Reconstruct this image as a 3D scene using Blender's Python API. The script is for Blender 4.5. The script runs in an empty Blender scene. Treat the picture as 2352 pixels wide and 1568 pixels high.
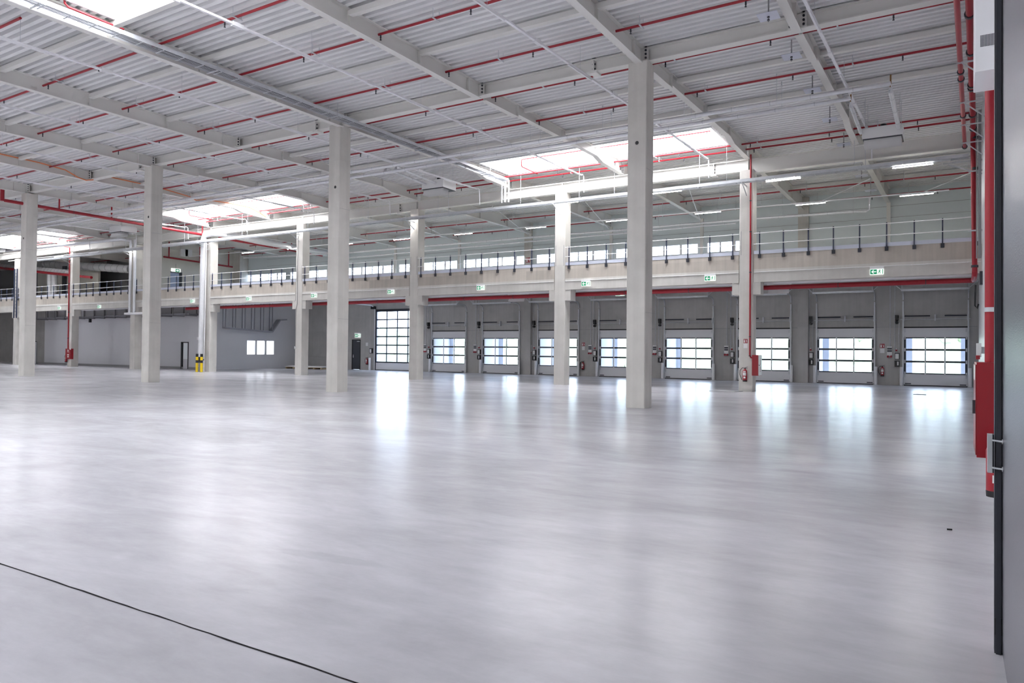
import bpy, math, random
from mathutils import Vector, Matrix
random.seed(7)
SC = bpy.context.scene
COL = SC.collection
PI = math.pi
# ------------------------------------------------------------------ camera
FPX, PITCH, ROLL, YAW, EYE = 1660.35, .0134, .00973, .54902, 1.6
_f = Vector((-math.sin(YAW)*math.cos(PITCH), math.cos(YAW)*math.cos(PITCH), math.sin(PITCH)))
_r = Vector((math.cos(YAW), math.sin(YAW), 0)); _u = _r.cross(_f)
_R = _r*math.cos(ROLL)+_u*math.sin(ROLL); _U = -_r*math.sin(ROLL)+_u*math.cos(ROLL)
cam = bpy.data.cameras.new('camera'); co = bpy.data.objects.new('camera', cam); COL.objects.link(co)
cam.sensor_width = 36; cam.lens = FPX*36/2352; cam.clip_start = .05; cam.clip_end = 400
M3 = Matrix((_R, _U, -_f)).transposed()
co.matrix_world = Matrix.Translation((0, 0, EYE)) @ M3.to_4x4()
SC.camera = co
def at(px, py, ax, val):
    """measured point of the place: where the sight line of a photo pixel meets the plane x, y or z = val"""
    d = _R*((px-1176)/FPX) - _U*((py-784)/FPX) + _f
    o = Vector((0, 0, EYE)); i = 'XYZ'.index(ax)
    return o + d*((val-o[i])/d[i])
# ------------------------------------------------------------------ materials
def mat(name, col, rough=.6, metal=0., noise=0., nscale=3., bump=0., bscale=30., emit=0., ecol=None, spec=.5, rvar=0., stretch=None):
    m = bpy.data.materials.new(name); m.use_nodes = True
    nt = m.node_tree; b = nt.nodes['Principled BSDF']
    c4 = (*col, 1)
    b.inputs['Base Color'].default_value = c4
    b.inputs['Roughness'].default_value = rough
    b.inputs['Metallic'].default_value = metal
    b.inputs['Specular IOR Level'].default_value = spec
    if emit:
        b.inputs['Emission Color'].default_value = (*(ecol or col), 1)
        b.inputs['Emission Strength'].default_value = emit
    if noise or bump or rvar:
        tc = nt.nodes.new('ShaderNodeTexCoord'); mp = nt.nodes.new('ShaderNodeMapping')
        geo = nt.nodes.new('ShaderNodeNewGeometry')
        nt.links.new(geo.outputs['Position'], mp.inputs[0])
        if stretch: mp.inputs['Scale'].default_value = stretch
    if noise:
        n = nt.nodes.new('ShaderNodeTexNoise'); n.inputs['Scale'].default_value = nscale; n.inputs['Detail'].default_value = 6; n.inputs['Roughness'].default_value = .6
        nt.links.new(mp.outputs[0], n.inputs['Vector'])
        r = nt.nodes.new('ShaderNodeValToRGB')
        r.color_ramp.elements[0].position = .3; r.color_ramp.elements[1].position = .7
        r.color_ramp.elements[0].color = (*[max(0, c*(1-noise)) for c in col], 1)
        r.color_ramp.elements[1].color = (*[min(1, c*(1+noise*.6)) for c in col], 1)
        nt.links.new(n.outputs['Fac'], r.inputs[0]); nt.links.new(r.outputs[0], b.inputs['Base Color'])
        if rvar:
            mr = nt.nodes.new('ShaderNodeMapRange'); mr.inputs[3].default_value = max(.02, rough-rvar); mr.inputs[4].default_value = rough+rvar
            nt.links.new(n.outputs['Fac'], mr.inputs[0]); nt.links.new(mr.outputs[0], b.inputs['Roughness'])
    if bump:
        n2 = nt.nodes.new('ShaderNodeTexNoise'); n2.inputs['Scale'].default_value = bscale; n2.inputs['Detail'].default_value = 4
        bp = nt.nodes.new('ShaderNodeBump'); bp.inputs['Strength'].default_value = bump; bp.inputs['Distance'].default_value = .02
        nt.links.new(mp.outputs[0], n2.inputs['Vector']); nt.links.new(n2.outputs['Fac'], bp.inputs['Height']); nt.links.new(bp.outputs[0], b.inputs['Normal'])
    return m
def glass_mat(name, tint, refl):
    m = bpy.data.materials.new(name); m.use_nodes = True; nt = m.node_tree
    for n in list(nt.nodes): nt.nodes.remove(n)
    o = nt.nodes.new('ShaderNodeOutputMaterial'); mx = nt.nodes.new('ShaderNodeMixShader')
    t = nt.nodes.new('ShaderNodeBsdfTransparent'); g = nt.nodes.new('ShaderNodeBsdfGlossy')
    t.inputs[0].default_value = (*tint, 1); g.inputs['Roughness'].default_value = .03
    mx.inputs[0].default_value = refl
    nt.links.new(t.outputs[0], mx.inputs[1]); nt.links.new(g.outputs[0], mx.inputs[2]); nt.links.new(mx.outputs[0], o.inputs[0])
    return m
def concrete_cast(name, col, panel_x, panel_z, dev):
    """cast concrete: cloudy, with formwork panels of slightly different tone"""
    m = mat(name, col, .75, 0, .10, 1.1, .12, 24)
    nt = m.node_tree; b = nt.nodes['Principled BSDF']
    geo = nt.nodes.new('ShaderNodeNewGeometry'); mp = nt.nodes.new('ShaderNodeMapping'); mp.inputs['Scale'].default_value = (1/panel_x, .2, 1/panel_z)
    sn = nt.nodes.new('ShaderNodeVectorMath'); sn.operation = 'FLOOR'; wn = nt.nodes.new('ShaderNodeTexWhiteNoise'); wn.noise_dimensions = '3D'
    nt.links.new(geo.outputs['Position'], mp.inputs[0]); nt.links.new(mp.outputs[0], sn.inputs[0]); nt.links.new(sn.outputs[0], wn.inputs[0])
    mr = nt.nodes.new('ShaderNodeMapRange'); mr.inputs[3].default_value = 1-dev; mr.inputs[4].default_value = 1+dev*.4
    nt.links.new(wn.outputs['Value'], mr.inputs[0])
    src = b.inputs['Base Color'].links[0].from_socket
    # vertical run-off streaks
    m2 = nt.nodes.new('ShaderNodeMapping'); m2.inputs['Scale'].default_value = (7, 7, .25); n2 = nt.nodes.new('ShaderNodeTexNoise'); n2.inputs['Scale'].default_value = 1
    nt.links.new(geo.outputs['Position'], m2.inputs[0]); nt.links.new(m2.outputs[0], n2.inputs['Vector'])
    mr2 = nt.nodes.new('ShaderNodeMapRange'); mr2.inputs[1].default_value = .3; mr2.inputs[2].default_value = .7; mr2.inputs[3].default_value = 1-dev*.7; mr2.inputs[4].default_value = 1.03
    nt.links.new(n2.outputs['Fac'], mr2.inputs[0])
    mm = nt.nodes.new('ShaderNodeMath'); mm.operation = 'MULTIPLY'; nt.links.new(mr.outputs[0], mm.inputs[0]); nt.links.new(mr2.outputs[0], mm.inputs[1])
    vm = nt.nodes.new('ShaderNodeVectorMath'); vm.operation = 'SCALE'; nt.links.new(src, vm.inputs[0]); nt.links.new(mm.outputs[0], vm.inputs[3])
    nt.links.new(vm.outputs[0], b.inputs['Base Color'])
    return m
MT = dict(
 concrete=concrete_cast('column concrete', (.62, .60, .56), 5., 2.9, .05),
 beamcon=concrete_cast('mezzanine beam concrete', (.55, .50, .44), 2.6, .62, .16),
 wallcon=concrete_cast('dock wall concrete', (.47, .46, .45), 4.4, 3.1, .06),
 steel=mat('white painted steel', (.74, .73, .70), .45, 0, .03, .8),
 deck=mat('white trapezoidal deck', (.78, .78, .785), .4, 0, .03, .6),
 red=mat('red sprinkler pipe paint', (.34, .012, .024), .38),
 redbox=mat('red enamel', (.27, .008, .016), .3),
 galv=mat('galvanised steel', (.62, .64, .67), .4, .35, .10, 6),
 whitemetal=mat('white coated metal', (.80, .80, .82), .35),
 trunk=mat('white light trunking', (.84, .84, .87), .3),
 foil=mat('silver insulation jacket', (.78, .79, .82), .3, .45, .05, 9, .06, 22),
 dark=mat('anthracite coating', (.035, .038, .05), .4),
 navy=mat('dark blue grey post paint', (.035, .045, .085), .4),
 black=mat('black plastic', (.012, .012, .014), .45),
 panel=mat('white door panel', (.74, .74, .77), .4),
 upper=mat('pale blue grey wall panel', (.70, .76, .77), .5, 0, .02, .5),
 partition=mat('white plasterboard', (.66, .66, .69), .7, 0, .02, .5),
 beige=mat('beige wall panel', (.72, .70, .64), .6, 0, .03, .7),
 toe=mat('pale blue toe plate', (.60, .63, .72), .4),
 green=mat('exit sign green', (.0, .30, .12), .4, emit=.12, ecol=(.0, .36, .16)),
 signwhite=mat('lit sign white', (.9, .95, .92), .4, emit=.32, ecol=(.92, 1., .95)),
 white=mat('white enamel', (.85, .85, .85), .35),
 cream=mat('label white', (.80, .80, .80), .5),
 lamp=mat('lit tube', (1, 1, 1), .4, emit=42., ecol=(1, .99, .97)),
 striplight=mat('lit light strip', (.9, .9, .92), .4, emit=3., ecol=(1, .98, .96)),
 sky=mat('daylight skylight glazing', (.9, .95, 1.), .4, emit=5.2, ecol=(.96, .98, 1.)),
 yellow=mat('safety yellow', (.85, .60, .01), .4),
 wood=mat('pallet wood', (.45, .33, .20), .8, 0, .2, 8),
 brass=mat('brass valve', (.30, .16, .06), .35, .7),
 cable=mat('dark cable sheath', (.09, .09, .11), .5),
 shelter=mat('pale grey dock shelter', (.62, .64, .70), .7),
 grey=mat('mid grey plastic', (.30, .30, .31), .5),
 sensor=mat('brushed zinc plate', (.66, .68, .78), .45, .3),
 orange=mat('orange cable', (.75, .22, .08), .5),
 blue=mat('pale blue door leaf', (.42, .50, .68), .4),
 joint=mat('joint sealant', (.016, .014, .016), .9, spec=.1),
 hedge=mat('hedge leaves', (.52, .58, .42), .8, 0, .2, 3),
 ground=mat('pale yard concrete', (.55, .55, .54), .8, 0, .08, .6),
 duct=mat('dark grey soffit duct', (.30, .30, .33), .5, .2),
 glass=glass_mat('clear pane', (.93, .95, .97), .06),
 frost=mat('frosted glazing', (.86, .90, .92), .3),
)
# floor: power-trowelled slab, glossy, cloudy
def floor_mat():
    m = bpy.data.materials.new('polished concrete floor'); m.use_nodes = True; nt = m.node_tree; b = nt.nodes['Principled BSDF']; N = nt.nodes.new; L = nt.links.new
    geo = N('ShaderNodeNewGeometry')
    mp = N('ShaderNodeMapping'); mp.inputs['Scale'].default_value = (.35, .7, 1); L(geo.outputs['Position'], mp.inputs[0])
    n1 = N('ShaderNodeTexNoise'); n1.inputs['Scale'].default_value = .9; n1.inputs['Detail'].default_value = 8; n1.inputs['Roughness'].default_value = .62; n1.inputs['Distortion'].default_value = .6
    L(mp.outputs[0], n1.inputs['Vector'])
    r = N('ShaderNodeValToRGB'); e = r.color_ramp.elements
    e[0].position = .30; e[0].color = (.430, .421, .450, 1); e[1].position = .68; e[1].color = (.580, .568, .612, 1)
    L(n1.outputs['Fac'], r.inputs[0])
    # fine grey trowel blotches
    n2 = N('ShaderNodeTexNoise'); n2.inputs['Scale'].default_value = 5; n2.inputs['Detail'].default_value = 8; n2.inputs['Roughness'].default_value = .7; n2.inputs['Distortion'].default_value = .2
    mp2 = N('ShaderNodeMapping'); mp2.inputs['Scale'].default_value = (.35, 1, 1); L(geo.outputs['Position'], mp2.inputs[0]); L(mp2.outputs[0], n2.inputs['Vector'])
    mr = N('ShaderNodeMapRange'); mr.inputs[1].default_value = .35; mr.inputs[2].default_value = .7; mr.inputs[3].default_value = .92; mr.inputs[4].default_value = 1.05
    L(n2.outputs['Fac'], mr.inputs[0])
    # the joint at y=2.6: the bay on the camera side is a little greyer
    sx = N('ShaderNodeSeparateXYZ'); L(geo.outputs['Position'], sx.inputs[0])
    lt = N('ShaderNodeMath'); lt.operation = 'LESS_THAN'; lt.inputs[1].default_value = 2.6; L(sx.outputs['Y'], lt.inputs[0])
    sc = N('ShaderNodeMath'); sc.operation = 'MULTIPLY_ADD'; sc.inputs[1].default_value = -.07; sc.inputs[2].default_value = 1; L(lt.outputs[0], sc.inputs[0])
    mu = N('ShaderNodeMath'); mu.operation = 'MULTIPLY'; L(sc.outputs[0], mu.inputs[0]); L(mr.outputs[0], mu.inputs[1])
    vm = N('ShaderNodeVectorMath'); vm.operation = 'SCALE'; L(r.outputs[0], vm.inputs[0]); L(mu.outputs[0], vm.inputs[3])
    # worn marks with a shape of their own: a long grey smear and two scuffs
    out = vm.outputs[0]
    for p0, p1, wd, fac, soft in (((612,1256),(905,1305),.10,.92,.75),((470,1315),(600,1365),.30,.94,.1),((262,1290),(300,1262),.10,1.07,.3),((150,1470),(420,1530),.16,.93,.05)):
        A = at(*p0,'Z',0.); B = at(*p1,'Z',0.); c = (A+B)/2; dv = B-A
        m3 = N('ShaderNodeMapping'); m3.vector_type = 'TEXTURE'; m3.inputs['Location'].default_value = c; m3.inputs['Rotation'].default_value = (0,0,math.atan2(dv.y,dv.x)); m3.inputs['Scale'].default_value = (dv.length/2,wd,1)
        L(geo.outputs['Position'], m3.inputs[0]); ln = N('ShaderNodeVectorMath'); ln.operation = 'LENGTH'; L(m3.outputs[0], ln.inputs[0])
        ad = N('ShaderNodeMath'); ad.operation = 'MULTIPLY_ADD'; ad.inputs[1].default_value = .8; L(n2.outputs['Fac'], ad.inputs[0]); ad2 = N('ShaderNodeMath'); ad2.operation = 'ADD'; ad.inputs[2].default_value = -.4; L(ad.outputs[0], ad2.inputs[0]); L(ln.outputs['Value'], ad2.inputs[1])
        k = N('ShaderNodeMapRange'); k.inputs[1].default_value = soft; k.inputs[2].default_value = 1.; k.inputs[3].default_value = fac; k.inputs[4].default_value = 1.; L(ad2.outputs[0], k.inputs[0])
        v2 = N('ShaderNodeVectorMath'); v2.operation = 'SCALE'; L(out, v2.inputs[0]); L(k.outputs[0], v2.inputs[3]); out = v2.outputs[0]
    L(out, b.inputs['Base Color'])
    rr = N('ShaderNodeMapRange'); rr.inputs[1].default_value = 0; rr.inputs[2].default_value = 1; rr.inputs[3].default_value = .19; rr.inputs[4].default_value = .265
    L(n1.outputs['Fac'], rr.inputs[0]); L(rr.outputs[0], b.inputs['Roughness'])
    bp = N('ShaderNodeBump'); bp.inputs['Strength'].default_value = .16; bp.inputs['Distance'].default_value = .02
    n3 = N('ShaderNodeTexNoise'); n3.inputs['Scale'].default_value = 1.3; n3.inputs['Detail'].default_value = 5; L(geo.outputs['Position'], n3.inputs['Vector'])
    L(n3.outputs['Fac'], bp.inputs['Height']); L(bp.outputs[0], b.inputs['Normal'])
    b.inputs['Specular IOR Level'].default_value = .17
    return m
MT['floor'] = floor_mat()
def brushed():
    m = mat('brushed steel door skin', (.30, .30, .34), .33, 1., .07, 3, stretch=(1, 60, 1))
    nt = m.node_tree; b = nt.nodes['Principled BSDF']; N = nt.nodes.new; L = nt.links.new
    geo = N('ShaderNodeNewGeometry'); mp = N('ShaderNodeMapping'); mp.inputs['Scale'].default_value = (1, 14, 60); L(geo.outputs['Position'], mp.inputs[0])
    n = N('ShaderNodeTexNoise'); n.inputs['Scale'].default_value = 3; n.inputs['Detail'].default_value = 3; L(mp.outputs[0], n.inputs['Vector'])
    bp = N('ShaderNodeBump'); bp.inputs['Strength'].default_value = .15; bp.inputs['Distance'].default_value = .01; L(n.outputs['Fac'], bp.inputs['Height']); L(bp.outputs[0], b.inputs['Normal'])
    return m
MT['brushed'] = brushed()
# ------------------------------------------------------------------ mesh builder
class MB:
    def __init__(s): s.v = []; s.f = []; s.mi = []; s.mats = []
    def _m(s, m):
        if m is None: return 0
        if m not in s.mats: s.mats.append(m)
        return s.mats.index(m)
    def add(s, vs, fs, m=None):
        o = len(s.v); s.v += [tuple(v) for v in vs]; k = s._m(m)
        for f in fs: s.f.append(tuple(i+o for i in f)); s.mi.append(k)
        return s
    def box(s, a, b, m=None):
        x0, x1 = sorted((a[0], b[0])); y0, y1 = sorted((a[1], b[1])); z0, z1 = sorted((a[2], b[2]))
        return s.add([(x0,y0,z0),(x1,y0,z0),(x1,y1,z0),(x0,y1,z0),(x0,y0,z1),(x1,y0,z1),(x1,y1,z1),(x0,y1,z1)],
              [(0,3,2,1),(4,5,6,7),(0,1,5,4),(1,2,6,5),(2,3,7,6),(3,0,4,7)], m)
    def bar(s, p, q, w, h, m=None, up=(0,0,1)):
        """box along p-q, w wide (sideways) and h high, centred on the line"""
        p = Vector(p); q = Vector(q); d = (q-p).normalized(); u = Vector(up)
        if abs(d.dot(u)) > .98: u = Vector((0,1,0))
        sd = d.cross(u).normalized(); u = sd.cross(d).normalized()
        vs = [c + sd*(a*w/2) + u*(b*h/2) for c in (p, q) for a, b in ((-1,-1),(1,-1),(1,1),(-1,1))]
        return s.add(vs, [(0,1,2,3),(7,6,5,4),(0,4,5,1),(1,5,6,2),(2,6,7,3),(3,7,4,0)], m)
    def tube(s, pts, r, n=8, m=None, cap=True):
        pts = [Vector(p) for p in pts]; k = len(pts); rings = []
        d0 = (pts[1]-pts[0]).normalized(); u = Vector((0,0,1)) if abs(d0.z) < .9 else Vector((1,0,0))
        vs = []; fs = []
        for i, p in enumerate(pts):
            d = ((pts[min(i+1,k-1)]-pts[max(i-1,0)])).normalized()
            a = d.cross(u)
            if a.length < 1e-5: a = d.orthogonal()
            a.normalize(); u = a.cross(d).normalized()
            rr = r[i] if isinstance(r, (list, tuple)) else r
            for j in range(n):
                t = 2*PI*j/n; vs.append(p + (a*math.cos(t)+u*math.sin(t))*rr)
        for i in range(k-1):
            for j in range(n): fs.append((i*n+j, i*n+(j+1)%n, (i+1)*n+(j+1)%n, (i+1)*n+j))
        if cap: fs += [tuple(range(n))[::-1], tuple((k-1)*n+j for j in range(n))]
        return s.add(vs, fs, m)
    def prism(s, poly, ax, a, b, m=None):
        """extrude a 2-D outline along axis ax from a to b (outline in the two other axes, in order)"""
        def P(u, v, w): return {'X': (w,u,v), 'Y': (u,w,v), 'Z': (u,v,w)}[ax]
        n = len(poly); vs = [P(u,v,a) for u,v in poly]+[P(u,v,b) for u,v in poly]
        fs = [tuple(range(n))[::-1], tuple(range(n,2*n))]+[(i,(i+1)%n,n+(i+1)%n,n+i) for i in range(n)]
        return s.add(vs, fs, m)
    def build(s, name, m, parent=None, smooth=False):
        me = bpy.data.meshes.new(name)
        off = Vector((0,0,0)); p = parent
        while p is not None: off += p.location; p = p.parent
        if parent is None:
            xs = [v[0] for v in s.v]; ys = [v[1] for v in s.v]; zs = [v[2] for v in s.v]
            loc = Vector(((min(xs)+max(xs))/2, (min(ys)+max(ys))/2, min(zs)))
        else: loc = Vector((0,0,0))
        me.from_pydata([tuple(Vector(v)-off-loc) for v in s.v], [], s.f)
        mm = s.mats or [m]
        for k in mm: me.materials.append(MT[k] if isinstance(k, str) else k)
        if len(mm) > 1: me.polygons.foreach_set('material_index', s.mi)
        me.validate(); me.update()
        import bmesh
        bm = bmesh.new(); bm.from_mesh(me); bmesh.ops.recalc_face_normals(bm, faces=bm.faces); bm.to_mesh(me); bm.free()
        if smooth:
            me.polygons.foreach_set('use_smooth', [True]*len(me.polygons)); me.update()
            try: me.set_sharp_from_angle(angle=math.radians(40))
            except Exception: pass
        o = bpy.data.objects.new(name, me); o.location = loc; COL.objects.link(o)
        if parent is not None: o.parent = parent
        return o
def parts(name, mbs, m, parent, smooth=False):
    return [q.build(name, m, parent, smooth) for q in mbs]
def tag(o, label, cat, group=None, kind=None):
    o['label'] = label; o['category'] = cat
    if group: o['group'] = group
    if kind: o['kind'] = kind
    return o
def thing(name, label, cat, loc=(0,0,0), group=None, kind=None):
    o = bpy.data.objects.new(name, None); COL.objects.link(o); o.location = loc; o.empty_display_size = .2
    return tag(o, label, cat, group, kind)
def box(a, b, m=None): return MB().box(a, b, m)
def dup(root, delta, label=None):
    """copy a thing with copies of its parts and sub-parts, mesh data shared"""
    r = root.copy(); COL.objects.link(r); r.location = root.location + Vector(delta)
    if label: r['label'] = label
    for ch in list(root.children):
        c = ch.copy(); COL.objects.link(c); c.parent = r
        for g in list(ch.children):
            d = g.copy(); COL.objects.link(d); d.parent = c
    return r
ORD = ['first', 'second', 'third', 'fourth', 'fifth', 'sixth', 'seventh', 'eighth', 'ninth', 'tenth', 'eleventh', 'twelfth', 'thirteenth', 'fourteenth']
def ibeam(mb, x, y0, y1, zb0, zb1, zt, w=.22, tf=.025, tw=.014):
    """I-beam along Y (top at zt, underside zb0..zb1)"""
    mb.add([(x-w/2,y0,zb0),(x+w/2,y0,zb0),(x+w/2,y1,zb1),(x-w/2,y1,zb1),(x-w/2,y0,zb0+tf),(x+w/2,y0,zb0+tf),(x+w/2,y1,zb1+tf),(x-w/2,y1,zb1+tf)],
           [(0,3,2,1),(4,5,6,7),(0,1,5,4),(1,2,6,5),(2,3,7,6),(3,0,4,7)])
    mb.box((x-w/2, y0, zt-tf), (x+w/2, y1, zt))
    mb.add([(x-tw/2,y0,zb0+tf),(x+tw/2,y0,zb0+tf),(x+tw/2,y1,zb1+tf),(x-tw/2,y1,zb1+tf),(x-tw/2,y0,zt-tf),(x+tw/2,y0,zt-tf),(x+tw/2,y1,zt-tf),(x-tw/2,y1,zt-tf)],
           [(0,3,2,1),(4,5,6,7),(0,1,5,4),(1,2,6,5),(2,3,7,6),(3,0,4,7)])
SKYV = 3.8; EXPO = 1.5
# ------------------------------------------------------------------ measured frame of the hall (metres)
Y1, Y2, Y3 = 19.64, 31.03, 43.24          # near column row, mezzanine front, dock wall
CW = .575
R1X = [at(1480.1,935.5,'Y',Y1).x, at(773.4,901.3,'Y',Y1).x, at(340.4,879.1,'Y',Y1).x, at(53.6,862.9,'Y',Y1).x]
R1T = [10.04, 10.08, 10.05, 9.96]
R2X = [at(1728.6,897.9,'Y',Y2).x, at(1295.4,883.5,'Y',Y2).x, at(956.9,871.7,'Y',Y2).x, at(691.4,862.5,'Y',Y2).x, at(480.2,854.7,'Y',Y2).x, at(307.2,847.7,'Y',Y2).x, at(162.6,842.3,'Y',Y2).x]
R2X += [R2X[-1]-8.9, R2X[-1]-17.8]
R2T = [9.33, 9.35, 9.36, 9.30, 9.22, 9.22, 9.2, 9.2, 9.2]
ZB, ZT = 4.584, 5.7525                    # mezzanine beam underside / top
DECK = 10.46
XL = -98.
def WX(y): return .34 + y*(1.05-.34)/Y3   # inner face of the right wall
# ------------------------------------------------------------------ floor, walls
tag(box((XL-.3,-26.3,-.3),(1.4,Y3+.3,0)).build('floor','floor'), 'pale polished concrete hall floor with cloudy grey marks', 'floor', kind='structure')
mb = MB(); n = 60; rnd = random.Random(3)
vs = []
for i in range(n+1):
    x = -9.5+i*9.9/n; w = .009+rnd.random()*.008; j = rnd.uniform(-.003,.003)
    vs += [(x,2.6-w/2+j,.0015),(x,2.6+w/2+j,.0015)]
mb.add(vs, [(2*i,2*i+2,2*i+3,2*i+1) for i in range(n)])
tag(mb.build('floor_joint','joint'), 'thin dark expansion joint crossing the floor at lower left', 'floor joint', kind='structure')
# openings of the dock wall
DOOR = [(at(2075.6,886,'Y',Y3).x, at(2222.5,886,'Y',Y3).x), (at(1876.9,880,'Y',Y3).x, at(2007.3,882,'Y',Y3).x), (None, at(1815,878,'Y',Y3).x),
        (at(1527.6,870,'Y',Y3).x, at(1637.2,873,'Y',Y3).x), (at(1377,867,'Y',Y3).x, None), (at(1236.8,863,'Y',Y3).x, at(1328.3,866,'Y',Y3).x),
        (at(1109.4,859,'Y',Y3).x, at(1192.6,862,'Y',Y3).x), (at(993.1,856,'Y',Y3).x, at(1070.2,858,'Y',Y3).x)]
DOOR = [(a if a is not None else b-2.93, b if b is not None else a+2.93) for a, b in DOOR]
DTOP = 3.065
TALL = (at(862,851,'Y',Y3).x, at(964,853,'Y',Y3).x, 4.80)
PD = (at(808,849,'Y',Y3).x, at(827.5,850,'Y',Y3).x, 2.42)
def wall_holes(name, x0, x1, z0, z1, holes, ya, yb, m):
    mb = MB(); xs = sorted({x0, x1, *[h[0] for h in holes], *[h[1] for h in holes]})
    for a, b in zip(xs, xs[1:]):
        hs = sorted([(h[2], h[3]) for h in holes if h[0] <= a+1e-6 and h[1] >= b-1e-6]); z = z0
        for ha, hb in hs:
            if ha > z+1e-6: mb.box((a,ya,z),(b,yb,ha))
            z = max(z, hb)
        if z < z1: mb.box((a,ya,z),(b,yb,z1))
    return mb.build(name, m)
holes = [(a, b, 0, DTOP) for a, b in DOOR] + [(TALL[0], TALL[1], 0, TALL[2]), (PD[0], PD[1], 0, PD[2])]
w = wall_holes('wall_back', XL, 1.2, 0, 5.5, holes, Y3, Y3+.3, 'wallcon')
tag(w, 'grey concrete dock wall behind the row of loading doors', 'wall', kind='structure')
# upper wall with ribbon windows
POSTX = [at(2041,560,'Y',Y3).x, at(1845,560,'Y',Y3).x, at(1613,560,'Y',Y3).x, at(1405,560,'Y',Y3).x, at(1224,570,'Y',Y3).x, at(1057,575,'Y',Y3).x, at(910,585,'Y',Y3).x]
POSTX += [POSTX[-1]-6.1*i for i in range(1,4)]
WIN = [(POSTX[2]+.25, at(1720,570,'Y',Y3).x)]
for i in range(2, 9): WIN.append((POSTX[i+1]+.25, POSTX[i]-.25))
WZ = (7.62, 8.27)
w = wall_holes('wall_back_upper', XL, 1.3, 5.5, 10.62, [(a,b,*WZ) for a,b in WIN], Y3, Y3+.2, 'upper')
tag(w, 'pale blue grey panel wall above the mezzanine with horizontal seams', 'wall', kind='structure')
mb = MB()
for z in (6.15, 6.9, 8.9, 9.5): mb.box((-52,Y3-.006,z),(1.0,Y3,z+.018))
tag(mb.build('trim_1','grey'), 'thin horizontal seams of the pale upper wall', 'wall seam', kind='structure')
for i, (a, b) in enumerate(WIN):
    k = 3 if i == 0 else 5
    o = thing('window_%d'%(i+1), '%s strip of bright clerestory window above the mezzanine, counted from the right' % ORD[i], 'window', ((a+b)/2, Y3, WZ[0]), kind='structure')
    fr = MB()
    fr.box((a,Y3+.02,WZ[0]),(b,Y3+.10,WZ[0]+.05)); fr.box((a,Y3+.02,WZ[1]-.04),(b,Y3+.10,WZ[1]))
    for j in range(k+1):
        x = a+(b-a)*j/k; ww = .045 if j % 2 else .07
        fr.box((max(a,x-ww),Y3+.02,WZ[0]+.05),(min(b,x+ww),Y3+.10,WZ[1]-.04))
    fr.build('window_frame','whitemetal',o)
    for j in range(k):
        x0 = a+(b-a)*j/k+.06; x1 = a+(b-a)*(j+1)/k-.06
        box((x0,Y3+.05,WZ[0]+.05),(x1,Y3+.056,WZ[1]-.04)).build('pane','glass',o)
# right, left and front walls
mb = MB(); mb.prism([(WX(-26.3),-26.3),(WX(Y3),Y3),(WX(Y3)+.3,Y3),(WX(-26.3)+.3,-26.3)],'Z',0,10.62)
tag(mb.build('wall_right','whitemetal'), 'white panel wall along the right edge', 'wall', kind='structure')
tag(box((XL-.3,-26.3,0),(XL,Y3+.3,10.62)).build('wall_left','beige'), 'beige end wall far to the left', 'wall', kind='structure')
tag(box((XL-.3,-26.6,0),(1.4,-26.3,10.62)).build('wall_front','beige'), 'beige wall behind the viewer', 'wall', kind='structure')
# ------------------------------------------------------------------ trapezoidal roof deck with skylight openings
PITCHD = .2565
def snap(y): return -26.3+round((y+26.3)/PITCHD)*PITCHD
SKY = [(-19.0,-8.15,snap(28.2),snap(30.75)), (-44.4,-33.0,snap(28.2),snap(30.9)), (-72.2,-59.3,snap(28.2),snap(31.0)),
       (-19.25,-8.2,snap(8.5),snap(11.2)), (-44.4,-33.0,snap(8.5),snap(11.2)), (-72.2,-59.3,snap(8.5),snap(11.2))]
SKY += [(x0,x1,snap(y0-d),snap(y1-d)) for d in (9.9,19.9,29.9) for x0,x1,y0,y1 in SKY[3:6]]  # extra unseen strips behind the viewer, added to brighten the hall
mb = MB(); y = -26.3
while y < Y3:
    segs = [(XL, 1.4)]
    for x0, x1, ya, yb in SKY:
        if ya-1e-3 <= y and y+PITCHD <= yb+1e-3:
            segs = [t for a, b in segs for t in ((a, min(b,x0)), (max(a,x1), b)) if t[1]-t[0] > .01]
    prof = [(y,0),(y+.12,0),(y+.14,.165),(y+.2365,.165),(y+PITCHD,0)]
    for a, b in segs:
        vs = [(x,py,DECK+pz) for x in (a,b) for py,pz in prof]
        mb.add(vs, [(i,i+1,i+6,i+5) for i in range(4)])
    y += PITCHD
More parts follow.
